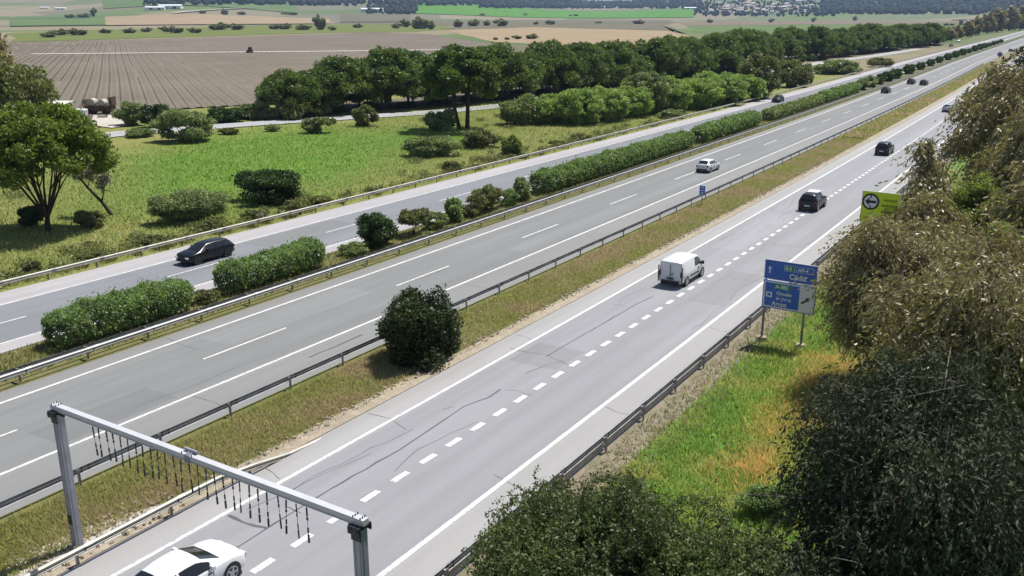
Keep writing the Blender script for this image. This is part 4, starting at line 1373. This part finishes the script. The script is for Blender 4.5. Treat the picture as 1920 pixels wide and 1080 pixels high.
ug = None
for i in range(34):
    q = along(4 + i * 8.5) + nrm * rnd.uniform(-.5, 5)
    lab = ordinal(i + 1) + ' dark undergrowth bush from the left beneath the dark pine row'
    if ug is None: ug = bush('undergrowth_bush', lab, 'bush', (q.x, q.y), 2.4, 2.0, 2.2, LEAF_DARK, .38, 'undergrowth beneath the pines')
    else: dup(ug, (q.x, q.y, -.03), rnd.uniform(0, 6), lab, 'undergrowth beneath the pines', (rnd.uniform(.6, 1.3), rnd.uniform(.6, 1.3), rnd.uniform(.5, 1.2)))


def round_tree(label, p, rx, h, z0, mat, leaf, group=None, seed=1, k=22, n=None, cat='tree', name='broadleaf_tree', cover=2.0, aspect=1.7, cr=.36, bark=BARK):
    rng = np.random.default_rng(seed)
    t = thing(name, label, cat, (p[0], p[1], -.05), 0, group)
    cl = blob_clumps(rx, rx, (h - z0) / 2, z0, k, rng, cr)
    if n is None: n = int(min(70000, cover * 4 * math.pi * (rx * (h - z0) / 2) * 1.7 / (leaf * leaf * .5)))
    link('crown', foliage_mesh('crown', cl, n, leaf, mat, rng, .45, aspect=aspect), t)
    limb_tree(t, h * .8, h * .016 + .05, 5, rng, bark, spread=rx * .6, split=.3)
    return t


PG = 'pale green poplars beside the outer guardrail'
pop = None
for i, (px, py, wpx, top, lab) in enumerate((
    (1035, 233, 74, 172, 'lowest pale green poplar at the near end of the poplar row'),
    (1085, 234, 76, 160, 'second pale green poplar from the near end of the poplar row'),
    (1130, 228, 80, 158, 'third pale green poplar from the near end of the poplar row'),
    (1175, 220, 76, 156, 'pale poplar standing just before the tall grey green one'),
    (1210, 214, 72, 124, 'tallest grey green poplar rising from the middle of the poplar row'),
    (1250, 211, 74, 140, 'pale poplar standing just behind the tall grey green one'),
    (1300, 205, 84, 134, 'broad bright poplar past the middle of the poplar row'),
    (1345, 198, 84, 128, 'bright poplar second from the far end of the poplar row'),
    (1388, 190, 70, 132, 'last bright poplar at the far end of the poplar row'))):
    p = ground_at(px, py); d = depth_of(p); r = wpx / 2 * d / FPX
    p = p + Vector((p.x, p.y, 0)).normalized() * r * .7
    round_tree(lab, p, r * 1.45, top_height(p, top), -.3, LEAF_GREY if i == 4 else LEAF_POP, max(.3, 3.2 * d / FPX), PG, 60 + i, k=60, cr=.22)
for i, (px, py, wpx, top, mat, lab) in enumerate((
    (1440, 188, 96, 94, LEAF_OLIVE, 'tall olive brown tree at the far end of the poplars'),
    (1505, 166, 76, 108, LEAF_OLIVE, 'rounded olive tree leaning over the outer guardrail'),
    (1532, 160, 26, 116, LEAF_GREY, 'slim pale shrub tree right of the rounded olive one'))):
    p = ground_at(px, py); d = depth_of(p); r = wpx / 2 * d / FPX
    p = p + Vector((p.x, p.y, 0)).normalized() * r * .7
    p = p + Vector((-3.2, 1.5, 0))
    round_tree(lab, p, r * .92, top_height(p, top), -.3, mat, max(.3, 3.2 * d / FPX), 'olive trees past the poplars', 80 + i)

# trees on the left edge behind the big pine
for i, (px, py, wpx, top, mat, lab) in enumerate((
    (38, 262, 150, 104, LEAF_OLIVE, 'leafy tree behind the big umbrella pine on the left edge'),
    (-20, 250, 130, 40, LEAF_EUC, 'tall brownish eucalyptus on the left edge behind the leafy tree'))):
    p = ground_at(px, py); d = depth_of(p); r = wpx / 2 * d / FPX
    round_tree(lab, p, r, top_height(p, top), 2.0, mat, .42, 'trees on the left edge', 90 + i, cover=1.7)


# ------------------------------------------------------------------ trees on the right bank
def eucalyptus(label, p, clumps, n, leaf, mat, seed, trunk_h, r, group='eucalyptus trees on the right bank', lean=(0, 0), droop=.9, spread=2.5, twig=True):
    rng = np.random.default_rng(seed)
    t = thing('eucalyptus', label, 'eucalyptus', (p[0], p[1], -.1), 0, group)
    link('crown', spray_mesh('crown', clumps, n, leaf, mat, rng, 3.2, 5.5 * leaf + .15), t)
    limb_tree(t, trunk_h, r, 6, rng, BARK_P, 'trunk', spread, .35, lean)
    mb = MB()
    for c in clumps:
        e = Vector(c[:3]); e2 = e + Vector((e.x, e.y, 0)).normalized() * c[3] * .9 + Vector((0, 0, c[5] * .5))
        z_ = max(.8, min(trunk_h * .8, e.z * .62))
        st = Vector((e.x * .12, e.y * .12, z_))
        mb.tube([st, st.lerp(e, .55) + Vector((0, 0, .25)), e, e2], [r * .22, r * .16, r * .10, r * .04], 5)
        for j in range(2):
            a_ = Vector(rng.normal(size=3)) * c[3] * .8
            mb.tube([e, e + a_], [r * .07, r * .03], 4)
    mb.build('branches', BARK_P, t)
    return t


def crown_set(cx, cy, z0, z1, rx, k, seed, cs=(.26, .42)):
    """ragged crown: clumps scattered through an egg, denser towards the outside"""
    rng = np.random.default_rng(seed)
    out = []
    for i in range(k):
        d = rng.normal(size=3); d /= np.linalg.norm(d)
        q = rng.uniform(.45, .98)
        s = rx * rng.uniform(*cs)
        out.append((cx + d[0] * rx * q, cy + d[1] * rx * q, (z0 + z1) / 2 + d[2] * (z1 - z0) / 2 * q, s, s, s * rng.uniform(.7, 1.1)))
    return out


# olive brown eucalyptus beside the motorway sign
eucalyptus('brown green eucalyptus crown hiding the right edge of the motorway sign', (-6.85, 47.5), crown_set(0, 0, 2.2, 9.2, 3.3, 34, 1), 76000, .135, LEAF_EUC, 101, 8.2, .2)
eucalyptus('eucalyptus behind the sign tree partly covering the notice board', (-8.2, 58.5), crown_set(0, 0, 1.5, 7.0, 3.2, 26, 2), 42000, .15, LEAF_EUC, 102, 6.5, .18)
eucalyptus('tall dark eucalyptus at the middle of the right edge', (-1.8, 40.0), crown_set(0, 0, 1.0, 10.9, 4.6, 64, 3), 110000, .14, LEAF_EUC, 103, 9.6, .3, spread=3.5)
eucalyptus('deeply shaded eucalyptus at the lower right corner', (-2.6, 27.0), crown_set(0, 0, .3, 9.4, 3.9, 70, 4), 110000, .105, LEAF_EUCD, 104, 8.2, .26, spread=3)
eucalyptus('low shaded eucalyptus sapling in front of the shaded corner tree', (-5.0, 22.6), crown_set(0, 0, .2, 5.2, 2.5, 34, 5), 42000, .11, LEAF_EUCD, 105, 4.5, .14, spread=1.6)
eucalyptus('lanky eucalyptus with pale twigs overhanging the far end of the right road', (-6.6, 98.0), crown_set(0, 0, 3.0, 15.2, 4.6, 44, 6, (.2, .34)), 36000, .26, LEAF_EUC, 106, 13.5, .28, spread=3.4)
eucalyptus('thin open eucalyptus with bare twigs reaching over the silver car', (-11.0, 84.5), crown_set(0, 0, 2.0, 8.6, 2.3, 20, 7, (.2, .34)), 9000, .24, LEAF_EUC, 107, 8.5, .16, spread=2.0)
eucalyptus('eucalyptus at the upper right edge behind the lanky one', (-2.6, 86.0), crown_set(0, 0, 1.0, 13.0, 4.6, 46, 8), 44000, .26, LEAF_EUC, 108, 11, .26, spread=3)
eucalyptus('slender eucalyptus left of the yellow green tree behind the notice board', (-9.4, 70.5), crown_set(0, 0, .8, 6.6, 2.3, 26, 12), 18000, .21, LEAF_EUC, 115, 6, .15, spread=1.6)
eucalyptus('dark eucalyptus along the right edge above the yellow green tree', (-1.0, 66.0), crown_set(0, 0, 2.5, 11.5, 3.4, 40, 9), 34000, .22, LEAF_EUC, 109, 11, .26, spread=3)
round_tree('yellow green sunlit tree between the eucalyptus crowns on the right', (-6.4, 74.0), 3.0, 8.0, .5, LEAF_YEL, .2, 'eucalyptus trees on the right bank', 111, n=26000)
round_tree('second yellow green tree low at the right edge', (-3.2, 55.0), 2.3, 8.2, 2.0, LEAF_YEL, .18, 'eucalyptus trees on the right bank', 112, n=16000)
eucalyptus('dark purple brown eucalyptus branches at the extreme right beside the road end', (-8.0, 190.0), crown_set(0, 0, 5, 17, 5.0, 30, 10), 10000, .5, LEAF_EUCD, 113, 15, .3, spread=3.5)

# olive green dome at the bottom
rng = np.random.default_rng(7)
t = thing('lentisk_bush', 'broad olive green bush filling the bottom of the view in front of the right guardrail', 'bush', (-9.3, 19.9, -.1), 0)
cl = []
for i in range(70):
    d = rng.normal(size=3); d /= np.linalg.norm(d); d[2] = abs(d[2])
    q = rng.uniform(.55, .88)
    s = rng.uniform(.75, 1.15)
    cl.append((d[0] * 4.1 * q, d[1] * 4.1 * q, 2.9 + d[2] * 4.2 * q, s, s, s * .8))
for i in range(26):
    d = rng.normal(size=3); d /= np.linalg.norm(d)
    cl.append((d[0] * 3.4, d[1] * 3.4, rng.uniform(.8, 2.6), 1.1, 1.1, .9))
for i in range(30):
    d = rng.normal(size=3); d /= np.linalg.norm(d); d[2] = abs(d[2])
    q = rng.uniform(.5, .9); s = rng.uniform(.75, 1.1)
    cl.append((2.2 + d[0] * 3.0 * q, 1.2 + d[1] * 3.2 * q, 1.6 + d[2] * 4.2 * q, s, s, s * .8))
pts = clump_points(cl, 27000, rng, .75)
# every tip is a little spray of leaves
off = rng.normal(size=(len(pts), 13, 3)) * np.array([.055, .055, .07])
sp = (pts[:, None, :] + off).reshape(-1, 3)
vv, ff = leaf_quads(sp, .072, rng, 2.0, -.6)
link('foliage', mesh_np('foliage', vv, ff, LEAF_BUSHT), t)
stems(8, 5.0, 2.6, .12, BARK, 'stem', rng, t)
px_bush('bright green low shrub at the right side of the broad olive bush', 1452, 985, 130, 905, LEAF_OLE, group=None, lm=.7)

# tall trees beside the far end of the motorway
ft = None
for i, (px, py, hgt) in enumerate(((1772, 84, 9), (1790, 78, 11), (1806, 74, 12), (1826, 70, 15), (1842, 67, 19), (1862, 63, 23), (1880, 61, 27), (1902, 58, 30), (1922, 57, 30))):
    p = ground_at(px, py); p = p + Vector((-6, 8, 0)); hgt *= .86
    lab = ('shortest', 'second shortest', 'third shortest', 'fourth', 'middle', 'sixth', 'seventh', 'eighth', 'tallest')[i] + ' of nine trees rising in height beyond the far end of the motorway'
    if ft is None: ft = round_tree(lab, p, 6.0, 20, .5, LEAF_EUC, 1.1, 'trees at the far end of the motorway', 130, k=24, n=3000); ft.scale = (hgt / 20 * 1.5, hgt / 20 * 1.5, hgt / 20)
    else: dup(ft, (p.x, p.y, 0), rnd.uniform(0, 6), lab, 'trees at the far end of the motorway', (max(1.0, hgt / 15) * rnd.uniform(.85, 1.2), max(1.0, hgt / 15), hgt / 20))

# field trees and hedgerow bushes on the plain
ftr = None; zc_ = {}
for px, py, wpx, hpx in ((180, 31, 12, 16), (600, 56, 26, 28), (150, 32, 40, 7), (430, 56, 60, 13), (350, 62, 60, 14), (290, 60, 50, 12), (520, 55, 40, 10), (570, 56, 36, 10), (622, 57, 18, 8), (670, 52, 22, 8),
        (745, 53, 22, 10), (760, 51, 20, 16), (790, 54, 42, 22), (808, 55, 16, 16), (860, 51, 22, 14), (888, 49, 26, 13), (912, 48, 16, 10), (938, 49, 30, 14), (1005, 46, 12, 6), (1032, 46, 22, 9),
        (1196, 45, 28, 8), (1120, 44, 16, 4), (1330, 43, 14, 8), (1445, 42, 12, 8), (1524, 41, 10, 9), (1600, 38, 10, 9), (425, 29, 16, 12), (455, 28, 20, 6), (384, 26, 16, 6), (545, 28, 40, 5),
        (935, 75, 26, 7), (985, 73, 40, 9), (225, 62, 60, 12), (130, 66, 60, 12), (90, 70, 50, 10), (985, 30, 10, 5), (905, 30, 14, 5), (1075, 31, 18, 5), (1470, 63, 40, 6), (1780, 48, 20, 5)):
    p = ground_at(px, max(py, 30)); d = depth_of(p)
    if d > 1550:                                           # beyond the plain the ground rises
        h_ = heading(px); dd = 1700.0
        for it in range(60):
            zz = hill(h_.x * dd, h_.y * dd)
            if 23 + (18.9 - zz) * FPX / (dd * .9) < py: break
            dd += 30
        p = Vector((h_.x * dd, h_.y * dd, hill(h_.x * dd, h_.y * dd))); d = dd * .9
    w, h = wpx * d / FPX, hpx * d / FPX
    zone = ('hedge line beyond the far edge of the ploughed field' if px < 640 and 40 < py else 'bushes between the rough pasture and the stubble field' if px < 1010 and 40 < py < 60 else
            'bushes on the upper left slopes' if px < 640 else 'bushes scattered over the fields right of the stubble field' if py > 40 and px > 1010 else 'bushes along the bright green field' if py < 40 else 'bushes on the stubble field')
    def nxt():
        zc_[zone] = zc_.get(zone, 0) + 1
        return 'field bush, ' + ordinal(zc_[zone]) + ' one of the ' + zone
    nsp = max(1, round(w / (2.4 * h)))
    if nsp > 1:
        for j in range(nsp):
            f_ = (j + .5) / nsp - .5
            sc_ = rnd.uniform(.7, 1.15)
            dup(ftr, p + _R * (w * f_) + Vector((0, rnd.uniform(-8, 8), 0)), rnd.uniform(0, 6), nxt(), 'field trees on the plain', (w / nsp / 8 * sc_, w / nsp / 8 * sc_, h / 10 * sc_))
    elif ftr is None:
        ftr = round_tree(nxt(), p, 5, 10, -.5, LEAF_OLIVE, 1.0, 'field trees on the plain', 150, k=14, n=1800)
        ftr.location = p; ftr.scale = (w / 10, w / 10, h / 10)
    else: dup(ftr, p, rnd.uniform(0, 6), nxt(), 'field trees on the plain', (w / 10, w / 10, h / 10))

# ------------------------------------------------------------------ farm
pf = ground_at(114, 222)
WALLR = mottled('reddish_wall', ((.30, .17, .12), (.24, .14, .10), (.36, .24, .18)), (.5, 2, 6))
ROOFP = plain('pale_sheet_roof', (.58, .55, .5), .6, var=.1)
sh = thing('farm_shed', 'small reddish farm shed with pale roof behind the big umbrella pine', 'shed', tuple(pf), .5)
MB().box((0, 0, 1.3), (3.4, 3, 2.6)).build('wall', WALLR, sh)
q = MB(); q.add([(-2, -1.8, 2.6), (2, -1.8, 2.6), (2, 1.8, 3.0), (-2, 1.8, 3.0), (-2, -1.8, 2.7), (2, -1.8, 2.7), (2, 1.8, 3.1), (-2, 1.8, 3.1)], [(3, 2, 1, 0), (4, 5, 6, 7), (0, 1, 5, 4), (1, 2, 6, 5), (2, 3, 7, 6), (3, 0, 4, 7)]); q.build('roof', ROOFP, sh)
MB().box((.9, -1.5, 1.0), (.9, .06, 1.9)).build('door', DARK, sh)
pv = ground_at(140, 224)
vehicle('van', 'white', pv.x, pv.y, 'white van parked in the farm yard behind the big umbrella pine', 'van', 'van', rot=2.2, group=None)
pt = ground_at(188, 214)
RUST = mottled('rusty_boards', ((.11, .075, .055), (.075, .05, .04), (.16, .12, .09)), (.8, 2, 7))
ft_ = thing('farm_trailer', 'brown farm trailer loaded with pale bales at the edge of the ploughed field', 'trailer', tuple(pt), .56)
MB().box((0, 0, 1.15), (5.4, 2.2, 1.1)).box((-2.65, 0, 2.2), (.12, 2.2, 1.2)).box((2.65, 0, 2.5), (.5, 2.2, 1.6)).build('box', RUST, ft_)
for x_ in (-1.4, 1.4):
    for s_ in (-1, 1): MB().tube([(x_, s_ * .95, .5), (x_, s_ * 1.2, .5)], .5, 14).build('wheel', TYRE, ft_)
MB().tube([(-1.2, -.9, 2.3), (-1.2, .9, 2.3)], .7, 12).tube([(.8, -.9, 2.2), (.8, .9, 2.2)], .65, 12).build('bales', GRAVEL, ft_)
pg = ground_at(160, 222)
gpst = thing('gate_post', 'pale wooden post between the parked van and the farm trailer', 'post', tuple(pg))
MB().box((0, 0, 1.2), (.25, .25, 2.5)).box((0, 0, 2.5), (.32, .32, .1)).build('post', BARK_P, gpst)
ptr = ground_at(468, 99.5)
tr = thing('tractor', 'tiny brown tractor on the white track across the ploughed field', 'tractor', tuple(ptr), 1.2)
MB().box((0, .9, 1.2), (.9, 2.0, .8)).build('bonnet', RUST, tr)
MB().box((0, -.9, 1.9), (1.5, 1.5, 1.9), 0, 0, .85).build('cab', RUST, tr)
for x_, y_, r_ in ((-.9, -1, .85), (.9, -1, .85), (-.8, 1.4, .5), (.8, 1.4, .5)):
    MB().tube([(x_ - .2, y_, r_), (x_ + .2, y_, r_)], r_, 14).build('wheel', TYRE, tr)

# ------------------------------------------------------------------ distant buildings, bridge, wood
def on_hill(px, py, dmin=1700):
    h_ = heading(px); dd = dmin
    for it in range(90):
        zz = hill(h_.x * dd, h_.y * dd)
        if 23 + (18.9 - zz) * FPX / (dd * .93) <= py: break
        dd += 25
    return Vector((h_.x * dd, h_.y * dd, hill(h_.x * dd, h_.y * dd)))


HWALL = plain('whitewashed_wall', (.74, .73, .71), .8, var=.1, scale=.05)
HROOF = plain('tiled_roof', (.46, .38, .32), .8, var=.2, scale=.05)
hq = MB()
hq.box((0, 0, 3.2), (11, 9, 6.4))
hq.add([(-6, -5, 6.4), (6, -5, 6.4), (6, 5, 6.4), (-6, 5, 6.4), (-6, 0, 8.8), (6, 0, 8.8)], [(0, 1, 5, 4), (2, 3, 4, 5), (1, 2, 5), (3, 0, 4), (3, 2, 1, 0)], 1)
for x_ in (-3.4, 0, 3.4): hq.box((x_, -4.52, 3.6), (1.3, .08, 1.6), 2)
hme = hq.mesh('house', [HWALL, HROOF, DARK])
HL = 'small white house of the hillside town on the horizon'
for i in range(85):
    px = rnd.gauss(1420, 62); py = rnd.uniform(6, 27)
    if not 1305 < px < 1535: continue
    p = on_hill(px, py, 2480)
    o = link('house', hme, None, p + Vector((0, 0, -.5)), rnd.uniform(-.6, .9), (rnd.uniform(.8, 1.9), rnd.uniform(.8, 1.4), rnd.uniform(.7, 1.3)))
    tag(o, HL, 'house', 'houses of the hillside town')
wq = MB(); wq.box((0, 0, 3), (40, 18, 6))
wq.add([(-20.5, -9.5, 6), (20.5, -9.5, 6), (20.5, 9.5, 6), (-20.5, 9.5, 6), (-20.5, 0, 8.5), (20.5, 0, 8.5)], [(0, 1, 5, 4), (2, 3, 4, 5), (1, 2, 5), (3, 0, 4)], 1)
wq.box((-8, -9.05, 2.2), (6, .1, 4.2), 2); wq.box((9, -9.05, 2.2), (6, .1, 4.2), 2)
wme = wq.mesh('warehouse', [HWALL, plain('white_sheet_roof', (.74, .75, .76), .5), DARK])
for px, py, sx, lab in ((700, 23, 1.25, 'long white roofed shed beside the dark trees left of the bright green field'), (296, 19, .9, 'pale blue roofed shed at the left end of the warehouse group'), (325, 17, 1.1, 'white warehouse at the right end of the warehouse group'),
        (1132, 16, .9, 'white shed before the blue wood right of the bright green field'), (1292, 18, .9, 'pale shed at the foot of the hillside town'), (852, 10, .55, 'small white shed above the bright green field'), (120, 19, .6, 'small white farm building on the far left slope'), (90, 17, .5, 'smallest white farm building on the far left slope')):
    p = on_hill(px, py, 1750 if px < 720 else 2450)
    o = link('warehouse', wme, None, p, math.atan2(_R.y, _R.x) + rnd.uniform(-.2, .2), (sx * 1.15, sx, sx))
    tag(o, lab, 'warehouse', 'sheds on the far plain')

pbr = ground_at(1822, 47)
br = thing('overpass', 'pale concrete overpass crossing the plain near the end of the motorway', 'bridge', tuple(pbr), math.atan2(_R.y, _R.x) + .5)
MB().box((0, 0, 7.2), (84, 9, 1.1)).build('deck', CONC, br)
MB().box((0, -4.4, 8.2), (84, .3, 1.0)).build('parapet', HWALL, br)
for x_ in (-26, 0, 26): MB().box((x_, 0, 3.3), (1.6, 6, 6.8)).build('pier', CONC, br)

t_ = (1 + 5 ** .5) / 2
IV = np.array([(-1, t_, 0), (1, t_, 0), (-1, -t_, 0), (1, -t_, 0), (0, -1, t_), (0, 1, t_), (0, -1, -t_), (0, 1, -t_), (t_, 0, -1), (t_, 0, 1), (-t_, 0, -1), (-t_, 0, 1)]) / 1.9
IF = np.array([(0, 11, 5), (0, 5, 1), (0, 1, 7), (0, 7, 10), (0, 10, 11), (1, 5, 9), (5, 11, 4), (11, 10, 2), (10, 7, 6), (7, 1, 8), (3, 9, 4), (3, 4, 2), (3, 2, 6), (3, 6, 8), (3, 8, 9), (4, 9, 5), (2, 4, 11), (6, 2, 10), (8, 6, 7), (9, 8, 1)])


def wood(name, n, px0, px1, py0, py1, dmin, mat, size=(5, 11)):
    V, Fc = [], []
    for i in range(n):
        p = on_hill(rnd.uniform(px0, px1), rnd.uniform(py0, py1), dmin)
        s = rnd.uniform(*size)
        k = len(V) * 12
        V.append(IV * np.array([s * .8, s * .8, s]) * R_.uniform(.75, 1.25, (12, 1)) + np.array([p.x, p.y, p.z + s * .7]))
        Fc.append(IF + k)
    o = link(name, mesh_np(name, np.concatenate(V), np.concatenate(Fc), mat, smooth=False))
    return stuff(o)


WOODM = leaf_mat('far_wood_leaves', (.022, .036, .022), (.04, .052, .03), None, 0, .9, .1)
wood('distant_wood', 1500, 900, 1310, -6, 17, 2600, WOODM)
wood('distant_wood', 1700, 1535, 1960, -6, 27, 2500, WOODM)
wood('distant_wood', 500, 1300, 1560, 4, 31, 2480, WOODM, (4, 7))
wood('distant_wood', 900, 380, 900, -6, 12, 2600, WOODM)
wood('distant_wood', 160, 690, 782, 14, 27, 2000, WOODM, (4, 8))
wood('distant_wood', 260, 275, 420, -4, 12, 2300, WOODM, (4, 8))


# ------------------------------------------------------------------ grass
def grass(name, xr, yr, n, h, w, mat, lean=.35, bias=0.0, dens=None, zb=-.03, along_bend=True):
    x = R_.uniform(xr[0], xr[1], n)
    u = R_.uniform(0, 1, n)
    y = yr[0] + (yr[1] - yr[0]) * u ** (1 + bias)           # denser near the camera
    if dens is not None:
        keep = R_.uniform(0, 1, n) < dens(x, y); x, y = x[keep], y[keep]
    if along_bend: x = x + np.array([bend(t) for t in y])
    n = len(x)
    a = R_.uniform(0, 2 * math.pi, n); hh = h * R_.uniform(.45, 1.3, n); ww = w * R_.uniform(.6, 1.4, n)
    b = R_.uniform(0, 2 * math.pi, n); ll = hh * R_.uniform(0, lean * 2, n)
    v = np.empty((n, 3, 3), dtype=np.float32)
    v[:, 0] = np.stack([x - np.cos(a) * ww, y - np.sin(a) * ww, np.full(n, zb)], 1)
    v[:, 1] = np.stack([x + np.cos(a) * ww, y + np.sin(a) * ww, np.full(n, zb)], 1)
    v[:, 2] = np.stack([x + np.cos(b) * ll, y + np.sin(b) * ll, zb + hh], 1)
    return stuff(link(name, mesh_np(name, v.reshape(-1, 3), np.arange(3 * n).reshape(n, 3), mat)))


def grass_mat(name, a, b_, c_, sc=.3, lo=.42, hi=.62, trans=.45):
    m, nt, bb = new_mat(name)
    g = nt.nodes.new('ShaderNodeNewGeometry')
    col = mixc(nt, g.outputs['Random Per Island'], a, b_)
    col = mixc(nt, noise(nt, sc, 4, lo=lo, hi=hi), col, c_)
    nt.links.new(col, bb.inputs['Base Color']); bb.inputs['Roughness'].default_value = .8; bb.inputs['Specular IOR Level'].default_value = .15
    t = nt.nodes.new('ShaderNodeBsdfTranslucent'); nt.links.new(col, t.inputs['Color'])
    mx = nt.nodes.new('ShaderNodeMixShader'); mx.inputs[0].default_value = trans
    nt.links.new(bb.outputs[0], mx.inputs[1]); nt.links.new(t.outputs[0], mx.inputs[2])
    nt.links.new(mx.outputs[0], nt.nodes['Material Output'].inputs['Surface'])
    return m


GR_STRIP = grass_mat('strip_weeds', (.29, .34, .08), (.52, .49, .19), (.53, .42, .24), .16, .43, .58, .5)
GR_BANK = grass_mat('bank_weeds', (.22, .39, .065), (.37, .49, .11), (.52, .50, .15), .35, .46, .66, .5)
GR_ORANGE = grass_mat('dry_orange_grass', (.78, .50, .17), (.85, .62, .27), (.58, .48, .14), .5)
GR_DRY = grass_mat('dry_straw', (.34, .28, .18), (.42, .36, .24), (.24, .22, .12), .6)
GR_MEAD = grass_mat('meadow_weeds', (.27, .34, .085), (.43, .45, .17), (.22, .31, .07), .12)
GR_LUSH = grass_mat('lush_weeds', (.13, .26, .04), (.22, .34, .06), (.11, .20, .035), .2)
GR_MED = grass_mat('median_weeds', (.24, .25, .07), (.36, .32, .13), (.2, .2, .06), .4)
gap = lambda x, y: np.where((x + 30.4) ** 2 * .5 + (y - 42.5) ** 2 * .12 < 1.4, .1, 1.0)
grass('strip_grass', (-33.3, -29.5), (2, 150), 120000, .26, .032, GR_STRIP, .5, .9, gap)
grass('strip_grass', (-33.2, -29.6), (150, 390), 26000, .5, .12, GR_STRIP, .5, .3)
grass('straw', (-33.2, -28.9), (8, 150), 22000, .24, .03, GR_DRY, .7, .8)
grass('straw', (-16.3, -13.8), (18, 110), 9000, .22, .03, GR_DRY, .8, .7)
orange = lambda x, y: np.exp(-((x + 9.3 + .0) / 2.0) ** 2 - ((y - 46) / 5.0) ** 2) + .7 * np.exp(-((x + 10.2) / 1.2) ** 2 - ((y - 35.5) / 1.8) ** 2) + .35 * np.exp(-((x + 11) / .9) ** 2 - ((y - 40.5) / 1.3) ** 2)
grass('bank_grass', (-15.8, 2), (18, 120), 170000, .36, .034, GR_BANK, .45, .8, lambda x, y: (1 - .8 * np.minimum(1, orange(x, y))) * np.clip((x + 15.6) / 2.0, .05, 1))
grass('dry_bank_grass', (-14, -5), (28, 62), 90000, .36, .034, GR_ORANGE, .5, 0, lambda x, y: np.minimum(1, orange(x, y)))
def lush(x, y):
    ca, sa = math.cos(math.radians(-32)), math.sin(math.radians(-32))
    u, w = (x + 95) * ca - (y - 88) * sa, (x + 95) * sa + (y - 88) * ca
    return np.clip(1.5 - np.hypot(u / 17, w / 33), 0, 1)
grass('meadow_grass', (-112, -64.4), (12, 190), 110000, .26, .05, GR_MEAD, .6, .5, lambda x, y: 1 - .93 * lush(x, y))
grass('lush_meadow_grass', (-125, -66), (50, 130), 60000, .22, .06, GR_LUSH, .5, .2, lambda x, y: .6 * lush(x, y))
grass('meadow_straw', (-100, -64.4), (12, 150), 26000, .16, .05, GR_DRY, .7, .5, lambda x, y: 1 - .95 * lush(x, y))
grass('median_grass', (-51.4, -47.2), (10, 240), 26000, .28, .04, GR_MED, .5, .7)

# low scrub and taller weeds, thickest along the guardrail and round the shrubs
cl = []
for k in range(420):
    y = 14 + 150 * R_.uniform() ** 1.4
    x = -64.6 - abs(R_.normal()) * 2.2 if k % 2 else R_.uniform(-105, -65)
    if k % 2 == 0 and lush(np.array([x]), np.array([y]))[0] > .4: continue
    h = R_.uniform(.2, .75)
    cl.append((x + bend(y), y, h * .4, h * R_.uniform(.9, 2), h * R_.uniform(.9, 2), h * .6))
stuff(link('meadow_scrub', foliage_mesh('meadow_scrub', cl, 42000, .17, LEAF_OLIVE, None, .2, aspect=3)))

# ------------------------------------------------------------------ air
m = bpy.data.materials.new('haze'); m.use_nodes = True
nt = m.node_tree; nt.nodes.clear()
out = nt.nodes.new('ShaderNodeOutputMaterial'); pv_ = nt.nodes.new('ShaderNodeVolumePrincipled')
pv_.inputs['Color'].default_value = (.50, .66, 1.0, 1); pv_.inputs['Density'].default_value = .00007; pv_.inputs['Anisotropy'].default_value = .2
nt.links.new(pv_.outputs[0], out.inputs['Volume'])
q = MB(); q.box((0, 0, 99), (16000, 16000, 202)); stuff(q.build('haze', m))
